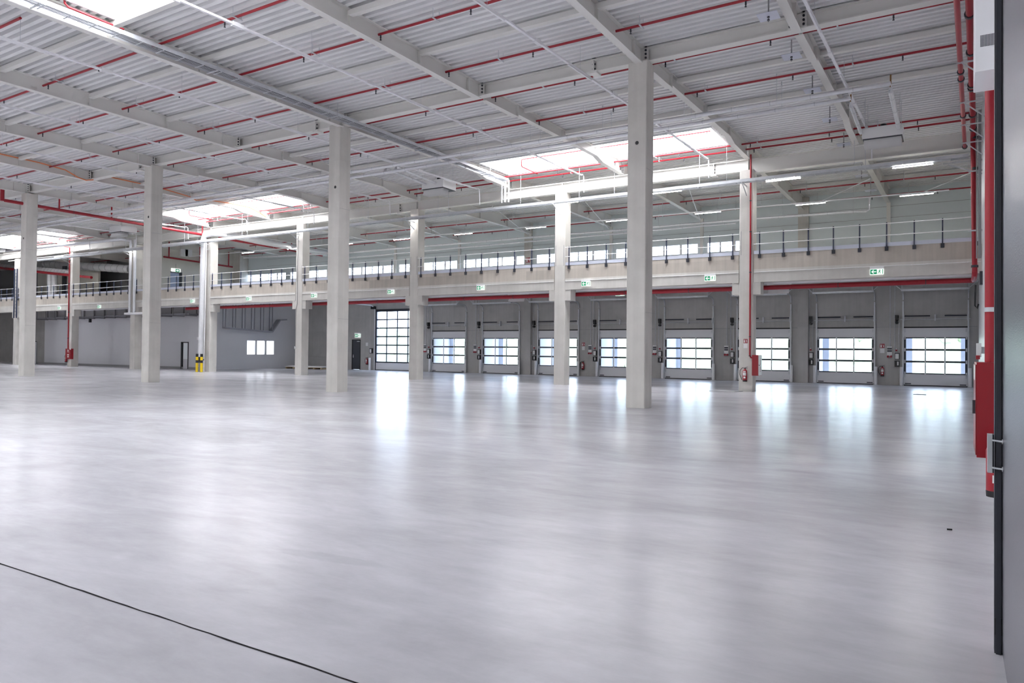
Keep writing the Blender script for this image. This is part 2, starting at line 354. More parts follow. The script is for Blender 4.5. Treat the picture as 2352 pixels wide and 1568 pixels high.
# roof skin above, so that no light leaks
SKH = [(s[0]-.03,s[1]+.03,s[2]-.03,s[3]+.03) for s in SKY]
segx = sorted({XL,1.4,*[v for s in SKH for v in s[:2]]}); segy = sorted({-26.4,Y3+.3,*[v for s in SKH for v in s[2:]]})
for a, b in zip(segx, segx[1:]):
    for c, d in zip(segy, segy[1:]):
        if not any(s[0] <= a+1e-4 and s[1] >= b-1e-4 and s[2] <= c+1e-4 and s[3] >= d-1e-4 for s in SKH):
            mb.box((a,c,DECK+.18),(b,d,DECK+.25))
tag(mb.build('ceiling','deck'), 'white trapezoidal sheet roof deck with ribs along the hall', 'ceiling', kind='structure')
SKYL = ['long bright skylight strip beside the nearest tall column', 'bright skylight strip behind the third tall column', 'bright skylight strip at the far left edge',
        'bright skylight strip at the upper left corner']
for i, (x0, x1, ya, yb) in enumerate(SKY):
    lab = SKYL[i] if i < 4 else 'bright roof skylight strip outside the view, added to light the hall'
    o = thing('skylight', lab, 'skylight', ((x0+x1)/2,(ya+yb)/2,DECK), group='roof skylight strips' if i < 4 else 'unseen skylight strips added for light')
    c = MB(); t = .06; za, zb = DECK-.05, DECK+.5
    c.box((x0-t,ya-t,za),(x1+t,ya,zb)); c.box((x0-t,yb,za),(x1+t,yb+t,zb)); c.box((x0-t,ya,za),(x0,yb,zb)); c.box((x1,ya,za),(x1+t,yb,zb))
    c.build('curb','whitemetal',o)
    box((x0-t,ya-t,zb),(x1+t,yb+t,zb+.05)).build('glazing','sky',o)
    g = MB()
    k = 5
    for j in range(1, k):
        x = x0+(x1-x0)*j/k; g.tube([(x,ya,zb-.25),(x,yb,zb-.25)], .014, 5)
    g.build('opening_rod','galv',o)
# ------------------------------------------------------------------ columns
H1 = ['tallest concrete column, nearest to the viewer, right of centre', 'tall concrete column left of centre with the cable tray passing over it', 'third tall concrete column from the right in the near row', 'tall concrete column nearest to the left edge']
for i, x in enumerate(R1X):
    o = thing('concrete_column', H1[i], 'column', (x-CW/2,Y1+CW/2,0), kind='thing'); c = .02
    sh = MB(); a, b = x-CW, x; y0, y1 = Y1, Y1+CW
    sh.prism([(a+c,y0),(b-c,y0),(b,y0+c),(b,y1-c),(b-c,y1),(a+c,y1),(a,y1-c),(a,y0+c)],'Z',0,R1T[i])
    sh.build('shaft','concrete',o)
    hz = at([1463,770,341,54][i],[328,429.5,498,547][i],'Y',Y1)
    MB().tube([(hz.x,Y1-.004,hz.z),(hz.x,Y1+.01,hz.z)], .055, 14).build('lifting_hole','black',o)
    j = MB()
    for z in (2.75, 6.9): j.box((b-.002,y0+c,z),(b+.0015,y1-c,z+.008))
    j.build('casting_seam','grey',o)
    box((a+.1,y0+.1,R1T[i]),(b-.1,y1-.1,R1T[i]+.02)).build('bearing_plate','dark',o)
H2 = ['concrete column carrying a fire extinguisher and a hose cabinet at the mezzanine front', 'bright concrete column at the mezzanine front, second from the right', 'concrete column at the mezzanine front, third from the right',
      'concrete column at the mezzanine front just left of the tall column left of centre', 'concrete column beside the foil wrapped pipe and the yellow bollards', 'concrete column behind the vertical pair of silver pipes',
      'concrete column carrying a red hose cabinet far on the left', 'concrete column partly hidden behind the tall column at the left edge', 'mezzanine column beyond the left edge of the view']
CD = .575
for i, x in enumerate(R2X):
    o = thing('mezzanine_column', H2[i], 'column', (x-CW/2,Y2+CD/2,0), kind='thing')
    a, b = x-CW, x; c = .02
    MB().prism([(a+c,Y2),(b-c,Y2),(b,Y2+c),(b,Y2+CD-c),(b-c,Y2+CD),(a+c,Y2+CD),(a,Y2+CD-c),(a,Y2+c)],'Z',0,R2T[i]).build('shaft','concrete',o)
    for s in (-1, 1):
        k = MB(); xe = a if s < 0 else b
        k.box((xe, Y2+.02, 4.07), (xe+s*.30, Y2+CD-.02, ZB)); k.build('corbel','concrete',o)
    sl = MB()
    for xx in (a+.07, b-.07): sl.box((xx-.012,Y2-.004,5.75),(xx+.012,Y2+.002,6.75))
    sl.build('fixing_slot','grey',o)
# ------------------------------------------------------------------ mezzanine: beams, floor, railings
R2E = [WX(Y2)+CW] + R2X
BL = ['at the right wall', 'between the first and second mezzanine columns', 'between the second and third mezzanine columns', 'between the third and fourth mezzanine columns', 'between the fourth and fifth mezzanine columns',
      'between the fifth and sixth mezzanine columns', 'between the sixth and seventh mezzanine columns', 'between the seventh and eighth mezzanine columns', 'left of the eighth mezzanine column']
ZL = 5.12
for i in range(9):
    a, b = R2E[i+1], R2E[i]-CW
    o = thing('mezzanine_beam', 'long concrete edge beam of the mezzanine %s' % BL[i], 'beam', ((a+b)/2,Y2+.2,ZB), kind='thing')
    box((a+.015,Y2+.0,ZB),(b-.015,Y2+.45,ZL)).build('ledge_beam','concrete',o)
    box((a+.015,Y2+.008,ZL),(b-.015,Y2+.3,ZT)).build('upstand','beamcon',o)
    if i < 8:
        t = MB(); t.tube([(a+.02,Y2-.018,5.0),(b-.02,Y2-.018,5.0)], .014, 6)
        xx = a+.4
        while xx < b-.2: t.box((xx-.02,Y2-.035,4.985),(xx+.02,Y2,5.015)); xx += .9
        t.build('conduit','cream',o)
tag(box((XL,Y2+.45,5.30),(1.0,Y3,5.70)).build('mezzanine_floor','concrete'), 'concrete mezzanine slab above the loading doors', 'mezzanine floor', kind='structure')
ppx = [[2165,2100,2036.6,1974.5,1914.4,1856.7,1799.6,1745]]
RL = ['on the mezzanine over the two rightmost loading doors', 'on the mezzanine left of the hose cabinet column', 'between the second and third mezzanine columns', 'between the third and fourth mezzanine columns', 'between the fourth and fifth mezzanine columns',
      'in front of the pale blue upper door', 'in front of the dark upper room at the left', 'in front of the vertical silver ducts', 'at the far left edge']
for i in range(9):
    a, b = R2E[i+1], R2E[i]-CW
    if i == 0: xs = [at(p,560,'Y',Y2).x for p in ppx[0]] + [b-.08]
    else:
        k = 8; xs = [a+.22+(b-a-.5)*j/k for j in range(k+1)]
    o = thing('mezzanine_railing', 'dark post and white rail balustrade %s' % RL[i], 'railing', ((a+b)/2,Y2-.03,5.6), 'mezzanine railings')
    for x in xs:
        p = MB(); p.box((x-.022,Y2-.04,5.58),(x+.022,Y2+.012,6.67)); po = p.build('post','navy',o)
        f = MB(); f.box((x-.06,Y2-.05,5.58),(x+.06,Y2-.002,5.74))
        for dx in (-.04,.04):
            for z in (5.61,5.71): f.tube([(x+dx,Y2-.062,z),(x+dx,Y2-.05,z)],.012,6)
        f.build('foot_bracket','dark',po)
    for z in (6.62, 6.17): MB().tube([(a+.03,Y2-.045,z),(b-.03,Y2-.045,z)], .016, 6).build('rail','whitemetal',o)
    box((a+.02,Y2-.006,5.755),(b-.02,Y2+.006,5.90)).build('toe_plate','toe',o)
RAF = [(-3.5,-3.3,-3.0), (-7.8,-7.5,-7.3), (-13.5,-13.2,-13.1), (-19.7,-19.35,-19.0), (-25.8,-25.3,-24.9), (-31.8,-31.4,-31.1), (-37.2,-37.3,-37.2), (-43.3,-43.4,-43.5),
       (-49.2,-49.4,-49.6), (-55.1,-55.3,-55.6), (-61.,-61.3,-61.6), (-66.9,-67.2,-67.5), (-72.8,-73.1,-73.5)]
# ------------------------------------------------------------------ steel girders along the hall
G1L = ['at the right wall', 'right of the tall column left of centre', 'right of the third tall column', 'right of the leftmost tall column', 'beyond the left edge']
gx = [WX(Y1)] + [x-CW/2 for x in R1X] + [R1X[-1]-12.3]
def girder(name, label, x0, x1, yc, zb, zt, splice, bolts):
    o = thing(name, label, 'steel beam', ((x0+x1)/2,yc,zb), kind='thing'); w = .30
    m = MB(); m.box((x0,yc-w/2,zb),(x1,yc+w/2,zb+.03)); m.box((x0,yc-w/2,zt-.03),(x1,yc+w/2,zt)); m.box((x0,yc-.01,zb+.03),(x1,yc+.01,zt-.03)); m.build('web_and_flanges','steel',o)
    for s in splice:
        p = MB(); p.box((s-.018,yc-w/2-.01,zb-.03),(s+.018,yc+w/2+.01,zt)); p.box((s-.12,yc-w/2-.02,zb-.05),(s+.12,yc+w/2+.02,zb)); pp = p.build('splice_plate','steel',o)
        q = MB()
        for z in (.10,.24,.42):
            for dy in (-.09,): q.tube([(s-.05,yc+dy,zb+z),(s+.05,yc+dy,zb+z)], .028, 8)
        q.build('bolt','dark',pp)
    for s in bolts:
        p = MB(); p.box((s-.16,yc-w/2-.0,zb+.03),(s+.16,yc-.012,zb+.045)); p.box((s-.012,yc-w/2,zb+.03),(s+.012,yc+w/2,zt-.03)); p.build('stiffener','steel',o)
        if bolts and name == 'roof_girder':
            e = MB(); xs = s-.02+.0; e.box((xs-.22,yc-w/2-.03,zb+.02),(xs+.24,yc-w/2-.005,zt-.03)); e.build('end_plate','steel',o)
            q = MB()
            for z in (.08,.19,.30,.41):
                for dx in (-.17,.17): q.tube([(xs+dx,yc-w/2-.055,zb+z),(xs+dx,yc-w/2-.03,zb+z)], .032, 8)
            q.build('bolt','dark',o)
    return o
ends1 = [at(1358,150,'Y',Y1).x, at(718,285,'Y',Y1).x, at(312,375,'Y',Y1).x]
for i in range(5):
    x1, x0 = gx[i], gx[i+1]
    sp = [e for e in ends1 if x0 < e < x1]
    bl = [r[0]+.02 for r in RAF if x0 < r[0] < x1]
    girder('roof_girder', 'deep white roof girder of the near row %s' % G1L[i], x0, x1, Y1+CW/2, (R1T[0] if i == 0 else (R1T[min(i,3)]+R1T[max(0,i-1)])/2)+.01, 10.62-.17, sp, bl)
gx2 = [WX(Y2)] + [x-CW/2 for x in R2X]
G2L = ['between the right wall and the first mezzanine column'] + ['above mezzanine columns %s and %s from the right' % (['one','two','three','four','five','six','seven','eight'][i-1], ['two','three','four','five','six','seven','eight','nine'][i-1]) for i in range(1,9)]
sp2 = [at(1637,402,'Y',Y2).x, at(913,476,'Y',Y2).x]
Z2 = lambda i: 9.24
for i in range(9):
    x1, x0 = gx2[i], gx2[i+1]
    girder('mezzanine_girder', 'white steel girder %s' % G2L[i], x0, x1, Y2+CD/2, 9.22 if i == 0 else 9.32, 9.83, [e for e in sp2 if x0 < e < x1], [x0+.02])
    if R2T[i] > 9.32 : pass
# ------------------------------------------------------------------ rafters across the hall
def rafter(label, xa, xb, segs, stiff, zt=DECK):
    """segs: list of (y0,y1,zb0,zb1); beam drifts from xa to xb"""
    y0, y1 = segs[0][0], segs[-1][1]
    o = thing('roof_rafter', label, 'steel beam', ((xa+xb)/2,(y0+y1)/2,min(s[2] for s in segs)), kind='thing')
    def X(y): return xa+(xb-xa)*(y-y0)/(y1-y0)
    m = MB()
    for a, b, za, zb in segs: ibeam(m, 0, a, b, za, zb, zt)
    m.v = [(x+X(y),y,z) for x,y,z in m.v]; m.build('i_beam','steel',o)
    for y, za in stiff:
        p = MB(); p.box((X(y)-.105,y-.012,za),(X(y)+.105,y+.012,zt-.03)); p.build('stiffener_plate','steel',o)
for i, (xa, xb, xc) in enumerate(RAF):
    nm = '%s rafter from the right wall' % ORD[i]
    rafter('white rafter over the front of the hall, %s' % nm, xa, xa, [(-26.,Y1+.13,10.0,9.97)], [(Y1-.55,10.0),(16.6,10.0),(13.7,10.0),(10.9,10.0)])
    zz = 10.0
    rafter('white stepped rafter between near columns and mezzanine, %s' % nm, xa, xb, [(Y1+.45,22.1,zz,zz),(22.1,Y2-2.6,10.08,10.08),(Y2-2.6,Y2-2.0,10.08,9.92),(Y2-2.0,Y2+.13,9.92,9.85)], [(22.1,zz),(25.45,10.08),(Y2-2.6,10.08)])
    rafter('white rafter over the mezzanine, %s' % nm, xb, xc, [(Y2+.45,Y2+6,9.83,9.78),(Y2+6,Y3,9.78,9.68)], [(Y2+3.0,9.82),(Y2+6,9.78),(Y2+9,9.73)])
# purlins between rafters
PUR = [(10.95,'first'),(13.7,'second'),(16.6,'third'),(22.5,'fourth'),(25.6,'fifth'),(34.1,'sixth'),(37.0,'seventh'),(40.0,'eighth')]
for y, on in PUR:
    for i in range(-1, 12):
        def rx(k):
            if k < 0: return WX(y)
            a, b, c = RAF[k]
            return a if y < Y1 else (a+(b-a)*(y-Y1)/(Y2-Y1) if y < Y2 else b+(c-b)*(y-Y2)/(Y3-Y2))
        x1 = rx(i)-.115; x0 = rx(i+1)+.115
        if x0 < -60 and y < Y1: continue
        tag(box((x0,y-.08,10.26),(x1,y+.08,10.40)).build('roof_purlin','steel'), 'white roof purlin, %s row from the viewer, %s bay from the right wall' % (on, ORD[i+1]), 'purlin', 'roof purlins', 'thing')
# ------------------------------------------------------------------ sprinkler branches along the hall
ZS = 10.25
ROWS = [(9.35,-21,ZS),(12.2,1,ZS),(14.88,1,ZS),(17.95,1,ZS),(20.55,1,ZS),(23.5,1,ZS),(30.35,1,ZS),(30.95,1,ZS-.07),(39.4,1,10.06),(42.5,1,9.98)]
RLAB = ['at the upper left corner', 'second row from the viewer', 'third row from the viewer', 'just before the near girder', 'just behind the near girder', 'midway between near columns and mezzanine', 'upper one of the pair before the mezzanine girder',
        'lower one of the pair before the mezzanine girder', 'front row over the mezzanine', 'rear row over the mezzanine']
def branch(y, x0, x1, z, label, r=.036, step=3.0, head=True, hang=4.4):
    o = thing('sprinkler_pipe', label, 'sprinkler pipe', ((x0+x1)/2,y,z), 'red sprinkler branch pipes')
    MB().tube([(x0,y,z),(x1,y,z)], r, 8).build('pipe','red',o,True)
    if head:
        x = x1-1.6
        while x > x0+.3:
            h = MB(); h.tube([(x,y,z-.03),(x,y,z-.10)], .022, 6); h.tube([(x,y,z-.10),(x,y,z-.13),(x,y,z-.17)], [.028,.012,.03], 6)
            h.build('sprinkler_head','dark',o); x -= step
    x = x1-2.9
    while x > x0+.3 and hang:
        h = MB(); h.box((x-.02,y-.16,z-.055),(x+.02,y+.16,z-.035)); h.tube([(x,y-.13,z-.045),(x,y-.13,DECK)], .009, 5); h.tube([(x,y+.13,z-.045),(x,y+.13,DECK)], .009, 5)
        h.build('hanger','galv',o); x -= hang
    return o
for (y, xr, z), lab in zip(ROWS, RLAB):
    xe = (WX(y)-.40 if y < 31 else WX(y)-.16) if xr > 0 else xr
    branch(y, -78 if y > 20 else -45, xe, z, 'red sprinkler pipe under the roof, '+lab)
for i, (x0, x1, ya, yb) in enumerate(SKY[:4]):
    yy = (ya+yb)/2-.25; zz = 10.62
    o = thing('skylight_sprinkler_pipe', 'red sprinkler pipe running under the %s' % SKYL[i], 'sprinkler pipe', ((x0+x1)/2,yy,zz), 'red skylight pipes')
    xs = x0+1.6 if i < 3 else at(240,40,'Z',10.4).x; t = MB(); t.tube([(xs,yb+.02,10.28),(xs,yy+.1,10.30),(xs,yy+.02,10.36),(xs,yy,zz-.04),(xs+.06,yy,zz),(x1-.3,yy,zz)], .03, 7); t.build('pipe','red',o,True)
    for k in range(4): x = x0+2.6+2.6*k; MB().tube([(x,yy,zz-.03),(x,yy,zz-.13)], .02, 6).build('sprinkler_head','dark',o)
# ------------------------------------------------------------------ heat collector plates on drop rods
for k, ((px, py), on) in enumerate(zip([(1765,38),(1818,130),(1866,208),(1906,275),(1938,332)], ORD)):
    p = at(px, py, 'Z', 9.83)
    o = thing('heat_collector_plate', 'square metal plate hanging on a rod beside the rightmost rafter, %s from the viewer' % on, 'heat collector plate', (p.x,p.y,9.83), 'square plates on rods')
    box((p.x-.24,p.y-.24,9.83),(p.x+.24,p.y+.24,9.838)).build('plate','sensor',o)
    MB().tube([(p.x,p.y,9.70),(p.x,p.y,10.30)], .018, 6).build('rod','grey',o)
    q = MB()
    for z in (9.73,9.80,9.89): q.tube([(p.x,p.y,z),(p.x,p.y,z+.03)], .032, 6)
    q.build('fitting','dark',o)
for k, ((px, py), on) in enumerate(zip([(1962,371),(1979,404),(2000,438)], ORD)):
    p = at(px, py, 'Z', 9.45)
    o = thing('heat_collector_plate', 'square metal plate hanging on a rod over the mezzanine, %s behind the girder' % on, 'heat collector plate', (p.x,p.y,9.45), 'square plates on rods')
    box((p.x-.25,p.y-.25,9.45),(p.x+.25,p.y+.25,9.46)).build('plate','sensor',o)
    MB().tube([(p.x,p.y,9.30),(p.x,p.y,9.95)], .018, 6).build('rod','grey',o)
# ------------------------------------------------------------------ light trunking across the hall
TR = [(-2.93,-2.65,17.48),(-9.42,-8.8,13.69),(-15.42,-14.6,10.18),(-21.35,-20.4,9.03),(-27.31,-26.29,11.6),(-32.95,-32.14,14.),(-38.96,-38.12,16.6),(-44.9,-44.1,19.),(-50.9,-50.1,20.),(-57.,-56.2,20.)]
ZTK = 9.7
for i, (xa, xb, ya) in enumerate(TR):
    y0 = -6.; y1 = 29.8
    def TX(y): return xa+(xb-xa)*(y-ya)/(29.8-ya)
    o = thing('light_trunking', 'thin white light trunking under the roof, %s one from the right' % ORD[i], 'light trunking', (TX(12),12,ZTK), 'white light trunking')
    MB().bar((TX(y0),y0,ZTK),(TX(y1),y1,ZTK),.075,.05).build('channel','trunk',o)
    y = y1-1.2
    while y > 1:
        l = MB(); l.bar((TX(y),y,ZTK-.04),(TX(y-1.4),y-1.4,ZTK-.04),.05,.03); l.build('luminaire','whitemetal',o)
        k = MB(); k.bar((TX(y-2.9),y-2.9,ZTK-.0),(TX(y-3.2),y-3.2,ZTK),.11,.10); k.build('coupling','whitemetal',o)
        w = MB(); w.tube([(TX(y-.7),y-.7,ZTK),(TX(y-.7),y-.7,DECK)], .006, 4); w.build('suspension_wire','galv',o)
        y -= 4.6
    d = MB(); d.tube([(TX(y1),y1,ZTK),(TX(y1),y1+.12,ZTK+.05),(TX(y1),y1+.25,ZTK),(TX(y1),y1+.3,8.95)], .025, 6); d.build('drop_conduit','trunk',o)
# ------------------------------------------------------------------ cable tray along the fourth rafter
def tray(name, label, p, q, w, h, m, rung, rails=5, ladder=None):
    """wire mesh tray with perforated sides"""
    p = Vector(p); q = Vector(q); o = thing(name, label, 'cable tray', (p+q)/2); d = (q-p).normalized(); s = d.cross(Vector((0,0,1))).normalized(); L = (q-p).length
    m1 = MB()
    for k in (-1,1): m1.bar(p+s*k*w/2+Vector((0,0,h/2)), q+s*k*w/2+Vector((0,0,h/2)), .008, h)
    m1.build('side_rail',m,o)
    m2 = MB()
    for k in range(rails):
        t = -.5+(k+1)/(rails+1); m2.bar(p+s*w*t, q+s*w*t, .012, .012)
    m2.build('wire',m,o)
    t = .2
    while t < L: c = p+d*t; MB().bar(c-s*w/2, c+s*w/2, .03, .014).build('rung',m,o); t += rung
    c = MB()
    for k in range(4):
        off = s*(-.3*w+.2*w*k); pts = [p+d*(L*j/30)+off+Vector((0,0,.03+.012*math.sin(j*1.7+k))) for j in range(31)]; c.tube(pts, .014, 5)
    c.build('cable','cable',o)
    return o
o = tray('cable_tray', 'grey mesh cable tray running along the rafter over the tall column left of centre', (-19.33,2,9.98), (-18.95,30.2,9.98), .40, .12, 'galv', .62)
y = 4.
while y < 30:
    u = MB(); xx = -19.33+.38*(y-2)/28.2; u.tube([(xx+.24,y,9.96),(xx+.24,y,DECK)], .01, 5); u.tube([(xx-.22,y,9.96),(xx-.22,y,DECK)], .01, 5); u.bar((xx-.26,y,9.96),(xx+.28,y,9.96),.03,.03); y += 4.9; u.build('hanger','galv',o)
x0 = -18.98
l = thing('cable_ladder', 'short vertical cable ladder dropping from the roof tray to the mezzanine tray', 'cable ladder', (x0,30.25,8.95))
m = MB()
for k in (-.20,.20): m.box((x0+k-.02,30.22,8.95),(x0+k+.02,30.29,10.05))
m.build('side_rail','whitemetal',l)
for z in (9.1,9.4,9.7,9.95): box((x0-.2,30.235,z),(x0+.2,30.275,z+.03)).build('rung','whitemetal',l)
MB().tube([(x0+.02,30.20,8.95),(x0+.02,30.20,10.0)],.05,8).build('cable','cream',l)
pa = at(2225,358,'Y',30.42); pb = at(83,598,'Y',30.42)
tr2 = tray('cable_tray', 'long grey mesh cable tray running along the front of the mezzanine girder', (pb.x,30.42,pb.z-.06), (pa.x,30.42,pa.z-.06), .30, .12, 'galv', .76)
zt = lambda x: pb.z+(pa.z-pb.z)*(x-pb.x)/(pa.x-pb.x)-.06
x = -5.8
for x in (-2.9,-9.3,-15.0,-22.6,-28.2,-33.,-39.,-45.,-52.): u = MB(); u.tube([(x,30.42,zt(x)),(x,30.42,10.3)], .012, 5); u.bar((x,30.24,zt(x)-.02),(x,30.60,zt(x)-.02),.04,.03); u.build('hanger','galv',tr2)
for X in R2X[:7]:
    u = MB(); xc = X-CW/2; u.bar((xc,30.2,zt(xc)-.03),(xc,Y2,zt(xc)-.03),.04,.04); u.bar((xc,30.3,zt(xc)-.05),(xc,Y2,zt(xc)-.42),.03,.03); u.build('bracket','galv',tr2)
# luminaire rows at the mezzanine
def lum_row(label, y, xa, za, xb, zb, lit, cond, top=None):
    o = thing('light_trunking', label, 'light trunking', ((xa+xb)/2,y,(za+zb)/2), 'white light trunking'); Z = lambda x: za+(zb-za)*(x-xa)/(xb-xa)
    MB().bar((xb,y,zb),(xa,y,za),.07,.05).build('channel','trunk',o)
    w = MB()
    for x in cond: w.tube([(x,y,Z(x)),(x,y,top or DECK)], .008, 4)
    w.build('suspension_wire','galv',o)
    for x in lit:
        b = box((x-.66,y-.035,Z(x)-.075),(x+.66,y+.035,Z(x)-.025)).build('luminaire','whitemetal',o)
        box((x-.66,y-.026,Z(x)-.092),(x+.66,y+.026,Z(x)-.075)).build('tube','lamp',b)
lum_row('white light trunking with lit tubes along the front of the mezzanine', 30.6, .2, 8.70, -70, 8.98, [-1.33,-5.92,-10.8,-15.8,-20.85,-25.95,-31.1,-36.2,-41.3,-46.4,-51.5,-56.6,-61.7], [-3.3,-8.2,-13.3,-18.3,-23.4,-28.5,-33.6,-38.7,-43.8,-49,-54])
lum_row('white light trunking with lit tubes above the mezzanine floor', 37., -.2, 8.86, -54, 9.15, [-1.45,-5.9,-10.86,-15.9,-21.05,-26.3,-31.3,-36.4,-41.6,-46.7], [-3.3,-8.2,-13.3,-18.3,-23.4,-28.5,-33.6,-38.7,-43.8])
lum_row('white light trunking with lit tubes under the mezzanine slab', 36., -.2, 5.22, -46, 5.22, [-1.6-4.45*i for i in range(10)], [-3.3-6*i for i in range(7)], 5.3)
# ------------------------------------------------------------------ insulated heating pipes
def pipe_run(name, label, cat, pts, r, m='foil', rings=1.2, group=None):
    o = thing(name, label, cat, pts[len(pts)//2], group)
    t = MB(); t.tube(pts, r, 10); t.build('pipe', m, o, True)
    if rings:
        for a, b in zip(pts, pts[1:]):
            a = Vector(a); b = Vector(b); L = (b-a).length; d = (b-a).normalized(); s = rings*.5
            while s < L: MB().tube([a+d*(s-.012), a+d*(s+.012)], r*1.07, 10).build('jacket_band','galv' if m == 'foil' else 'dark',o,True); s += rings
    return o
ZP = 9.55
hu = at(2035,290,'Z',9.35)
for k, (y, xr, lab) in enumerate([(23.75,-1.6,'rear'),(24.5,-2.75,'front')]):
    yy = at(1552,[273,290][k],'Z',ZP).y
    o = pipe_run('heating_pipe', 'silver insulated heating pipe crossing under the roof, %s one of the pair' % ['upper','lower'][k], 'heating pipe',
        [(-62,yy,ZP),(xr,yy,ZP),(xr,yy+.02,ZP-.22),(xr,27.4,ZP-.32)], .068 if k == 0 else .06, group='pair of insulated heating pipes')
    v = MB(); v.tube([(xr,yy,ZP-.1),(xr,yy,ZP+.26)], .022, 8); v.tube([(xr,27.4,ZP-.32),(xr,27.62,ZP-.32)], .035, 8); v.build('valve','brass',o)
    x = -4.8
    while x > -60: h = MB(); h.tube([(x,yy,ZP+.08),(x,yy,DECK)], .008, 4); h.box((x-.02,yy-.02,DECK-.12),(x+.02,yy+.02,DECK)); h.build('hanger','galv',o); x -= 3.0
def heater(label, c, s=1., pipes=None, ang=0, top=None):
    """suspended unit heater: casing, louvred outlet, lower deflector, fan on top; faces -Y"""
    o = thing('unit_heater', label, 'unit heater', c, 'suspended unit heaters'); x, y, z = c; w, d, h = .62*s, .5*s, .34*s
    m = MB(); m.box((x-w,y-d,z),(x+w,y+d,z+h)); m.box((x-w*.9,y-d*.9,z+h),(x+w*.9,y+d*.9,z+h+.05*s)); m.build('casing','white',o)
    g = MB()
    for k in range(5): yy = y-d*.95+d*.2*k; g.add([(x-w*.92,yy,z-.28*s),(x+w*.92,yy,z-.28*s),(x+w*.92,yy+.09*s,z-.015),(x-w*.92,yy+.09*s,z-.015)],[(0,1,2,3)])
    g.build('louvre','white',o)
    box((x-w*.97,y-d*.97,z-.02),(x+w*.97,y+d*.97,z)).build('outlet_slot','dark',o)
    f = MB(); f.tube([(x,y,z+h+.05*s),(x,y,z+h+.09*s)], .34*s, 18); f.tube([(x,y,z+h+.09*s),(x,y,z+h+.22*s)], .10*s, 12); f.build('fan','black',o)
    r = MB(); t = top or DECK
    for a in (-1,1):
        for b in (-1,1): r.tube([(x+a*w*.85,y+b*d*.8,z+h),(x+a*w*.85,y+b*d*.8,t)], .008, 4)
    r.build('suspension_rod','galv',o)
    return o
heater('white unit heater hanging under the roof at right with two silver pipes', (-2.1,27.95,9.02))
p = at(1008,432,'Y',28.2)
heater('white unit heater hanging under the roof behind the tall column left of centre', (p.x,28.2,p.z-.1), 1.05)
for k,(dx,py) in enumerate([(-.35,0),(.25,0)]):
    q = [(p.x+dx,24.6,ZP-.05),(p.x+dx,24.75,p.z+.25),(p.x+dx,27.6,p.z+.1)]
    pipe_run('heating_pipe', 'white insulated pipe feeding the heater behind the tall column, %s one' % ['left','right'][k], 'heating pipe', q, .06, group='heater feed pipes')
p = at(283,535,'Y',29.); heater('white unit heater above the red main pipe, seen between the two left columns', (p.x,29.,p.z), 1.15)
p = at(5,572,'Y',29.); heater('white louvred unit heater cut by the left edge', (p.x,29.,p.z), 1.1)
def floorheater(px, py, lab, ln):
    p = at(px, py, 'Y', 33.2); heater(lab, (p.x,33.2,p.z), .72, top=5.3)
    for k in (0,1):
        a = Vector((p.x-.15+.3*k,32.75,p.z+.22-.1*k)); b = a+Vector((-.75+.2*k,-1.2,.12))
        tag(MB().tube([a,b],.035,8).build('heater_feed_pipe','whitemetal',None,True), 'white pipe slanting from the beam to the %s, %s one' % (ln, ['left','right'][k]), 'heater pipe', 'heater feed pipes')
floorheater(1790, 664, 'small white unit heater under the mezzanine beside the column with the hose cabinet', 'heater by the hose cabinet')
floorheater(1190, 684, 'small white unit heater under the mezzanine between the second and third columns', 'heater in the second bay')
# ------------------------------------------------------------------ red mains
a = Vector((-43.45,Y1-.9,9.42)); b = at(740,587,'Z',9.25)
o = pipe_run('sprinkler_main_pipe', 'thick red main pipe running from the tall left column back over the mezzanine', 'sprinkler pipe', [a,b], .085, 'red', 2.4)
for s in (.12,.25,.38,.52,.7,.86): c = a.lerp(b, s); MB().tube([c, (c.x,c.y,min(DECK,c.z+1.0))], .045, 8).build('riser','red',o,True)
t = MB(); t.tube([(-43.7,Y1-.9,9.42),(-43.7,Y1-.9,10.2)], .10, 10); t.tube([(-43.7,Y1-.9,10.12),(-46.5,Y1-2.2,10.12)], .05, 8); t.build('header','red',o,True)
# header pipes along the right wall
ZH = 9.5; a = at(2226.6,0,'Z',ZH); b = at(2235,303,'Z',ZH); d = (a-b).normalized()
xr = at(2239,600,'Y',b.y).x
o = pipe_run('sprinkler_riser_pipe', 'thick red riser in the right corner feeding the roof sprinkler branches', 'sprinkler pipe', [a+d*14, b-Vector((0,.2,0)), (b.x,b.y+.05,ZH-.2), (xr+.0,b.y+.05,4.55)], .085, 'red', 0)
e = Vector((xr,b.y+.05,4.6))
for y, _, z in ROWS[1:8]:
    q = b.lerp(a,(b.y-y)/(b.y-a.y)); g = MB(); g.tube([(q.x,y,ZH),(q.x,y,z),(q.x-.35,y,z)],.04,7); g.build('branch_riser','red',o,True)
for s in (.5,2.2,5.,5.3,8.,10.5): c = b+d*s; MB().tube([c-d*.05,c+d*.05], .115, 10).build('coupling','dark',o,True)
for z in (9.3,8.2,4.75): MB().tube([(xr,e.y,z-.04),(xr,e.y,z+.04)], .115, 10).build('coupling','dark',o,True)
k = MB()
for z in (8.1,6.0,): k.bar((xr-.2,e.y-.12,z),(WX(e.y),e.y-.12,z),.03,.05)
k.build('wall_bracket','galv',o)
a = at(2197.5,0,'Z',9.0); b = at(2216,338,'Z',9.0); d = (a-b).normalized()
o = pipe_run('sprinkler_header_pipe', 'thinner red pipe with a capped end beside the riser in the right corner', 'sprinkler pipe', [a+d*12, b], .06, 'red', 0)
for s in (.06,4.,7.5,8.1,): c = b+d*s; MB().tube([c-d*.04,c+d*.04], .085, 10).build('coupling','dark',o,True)
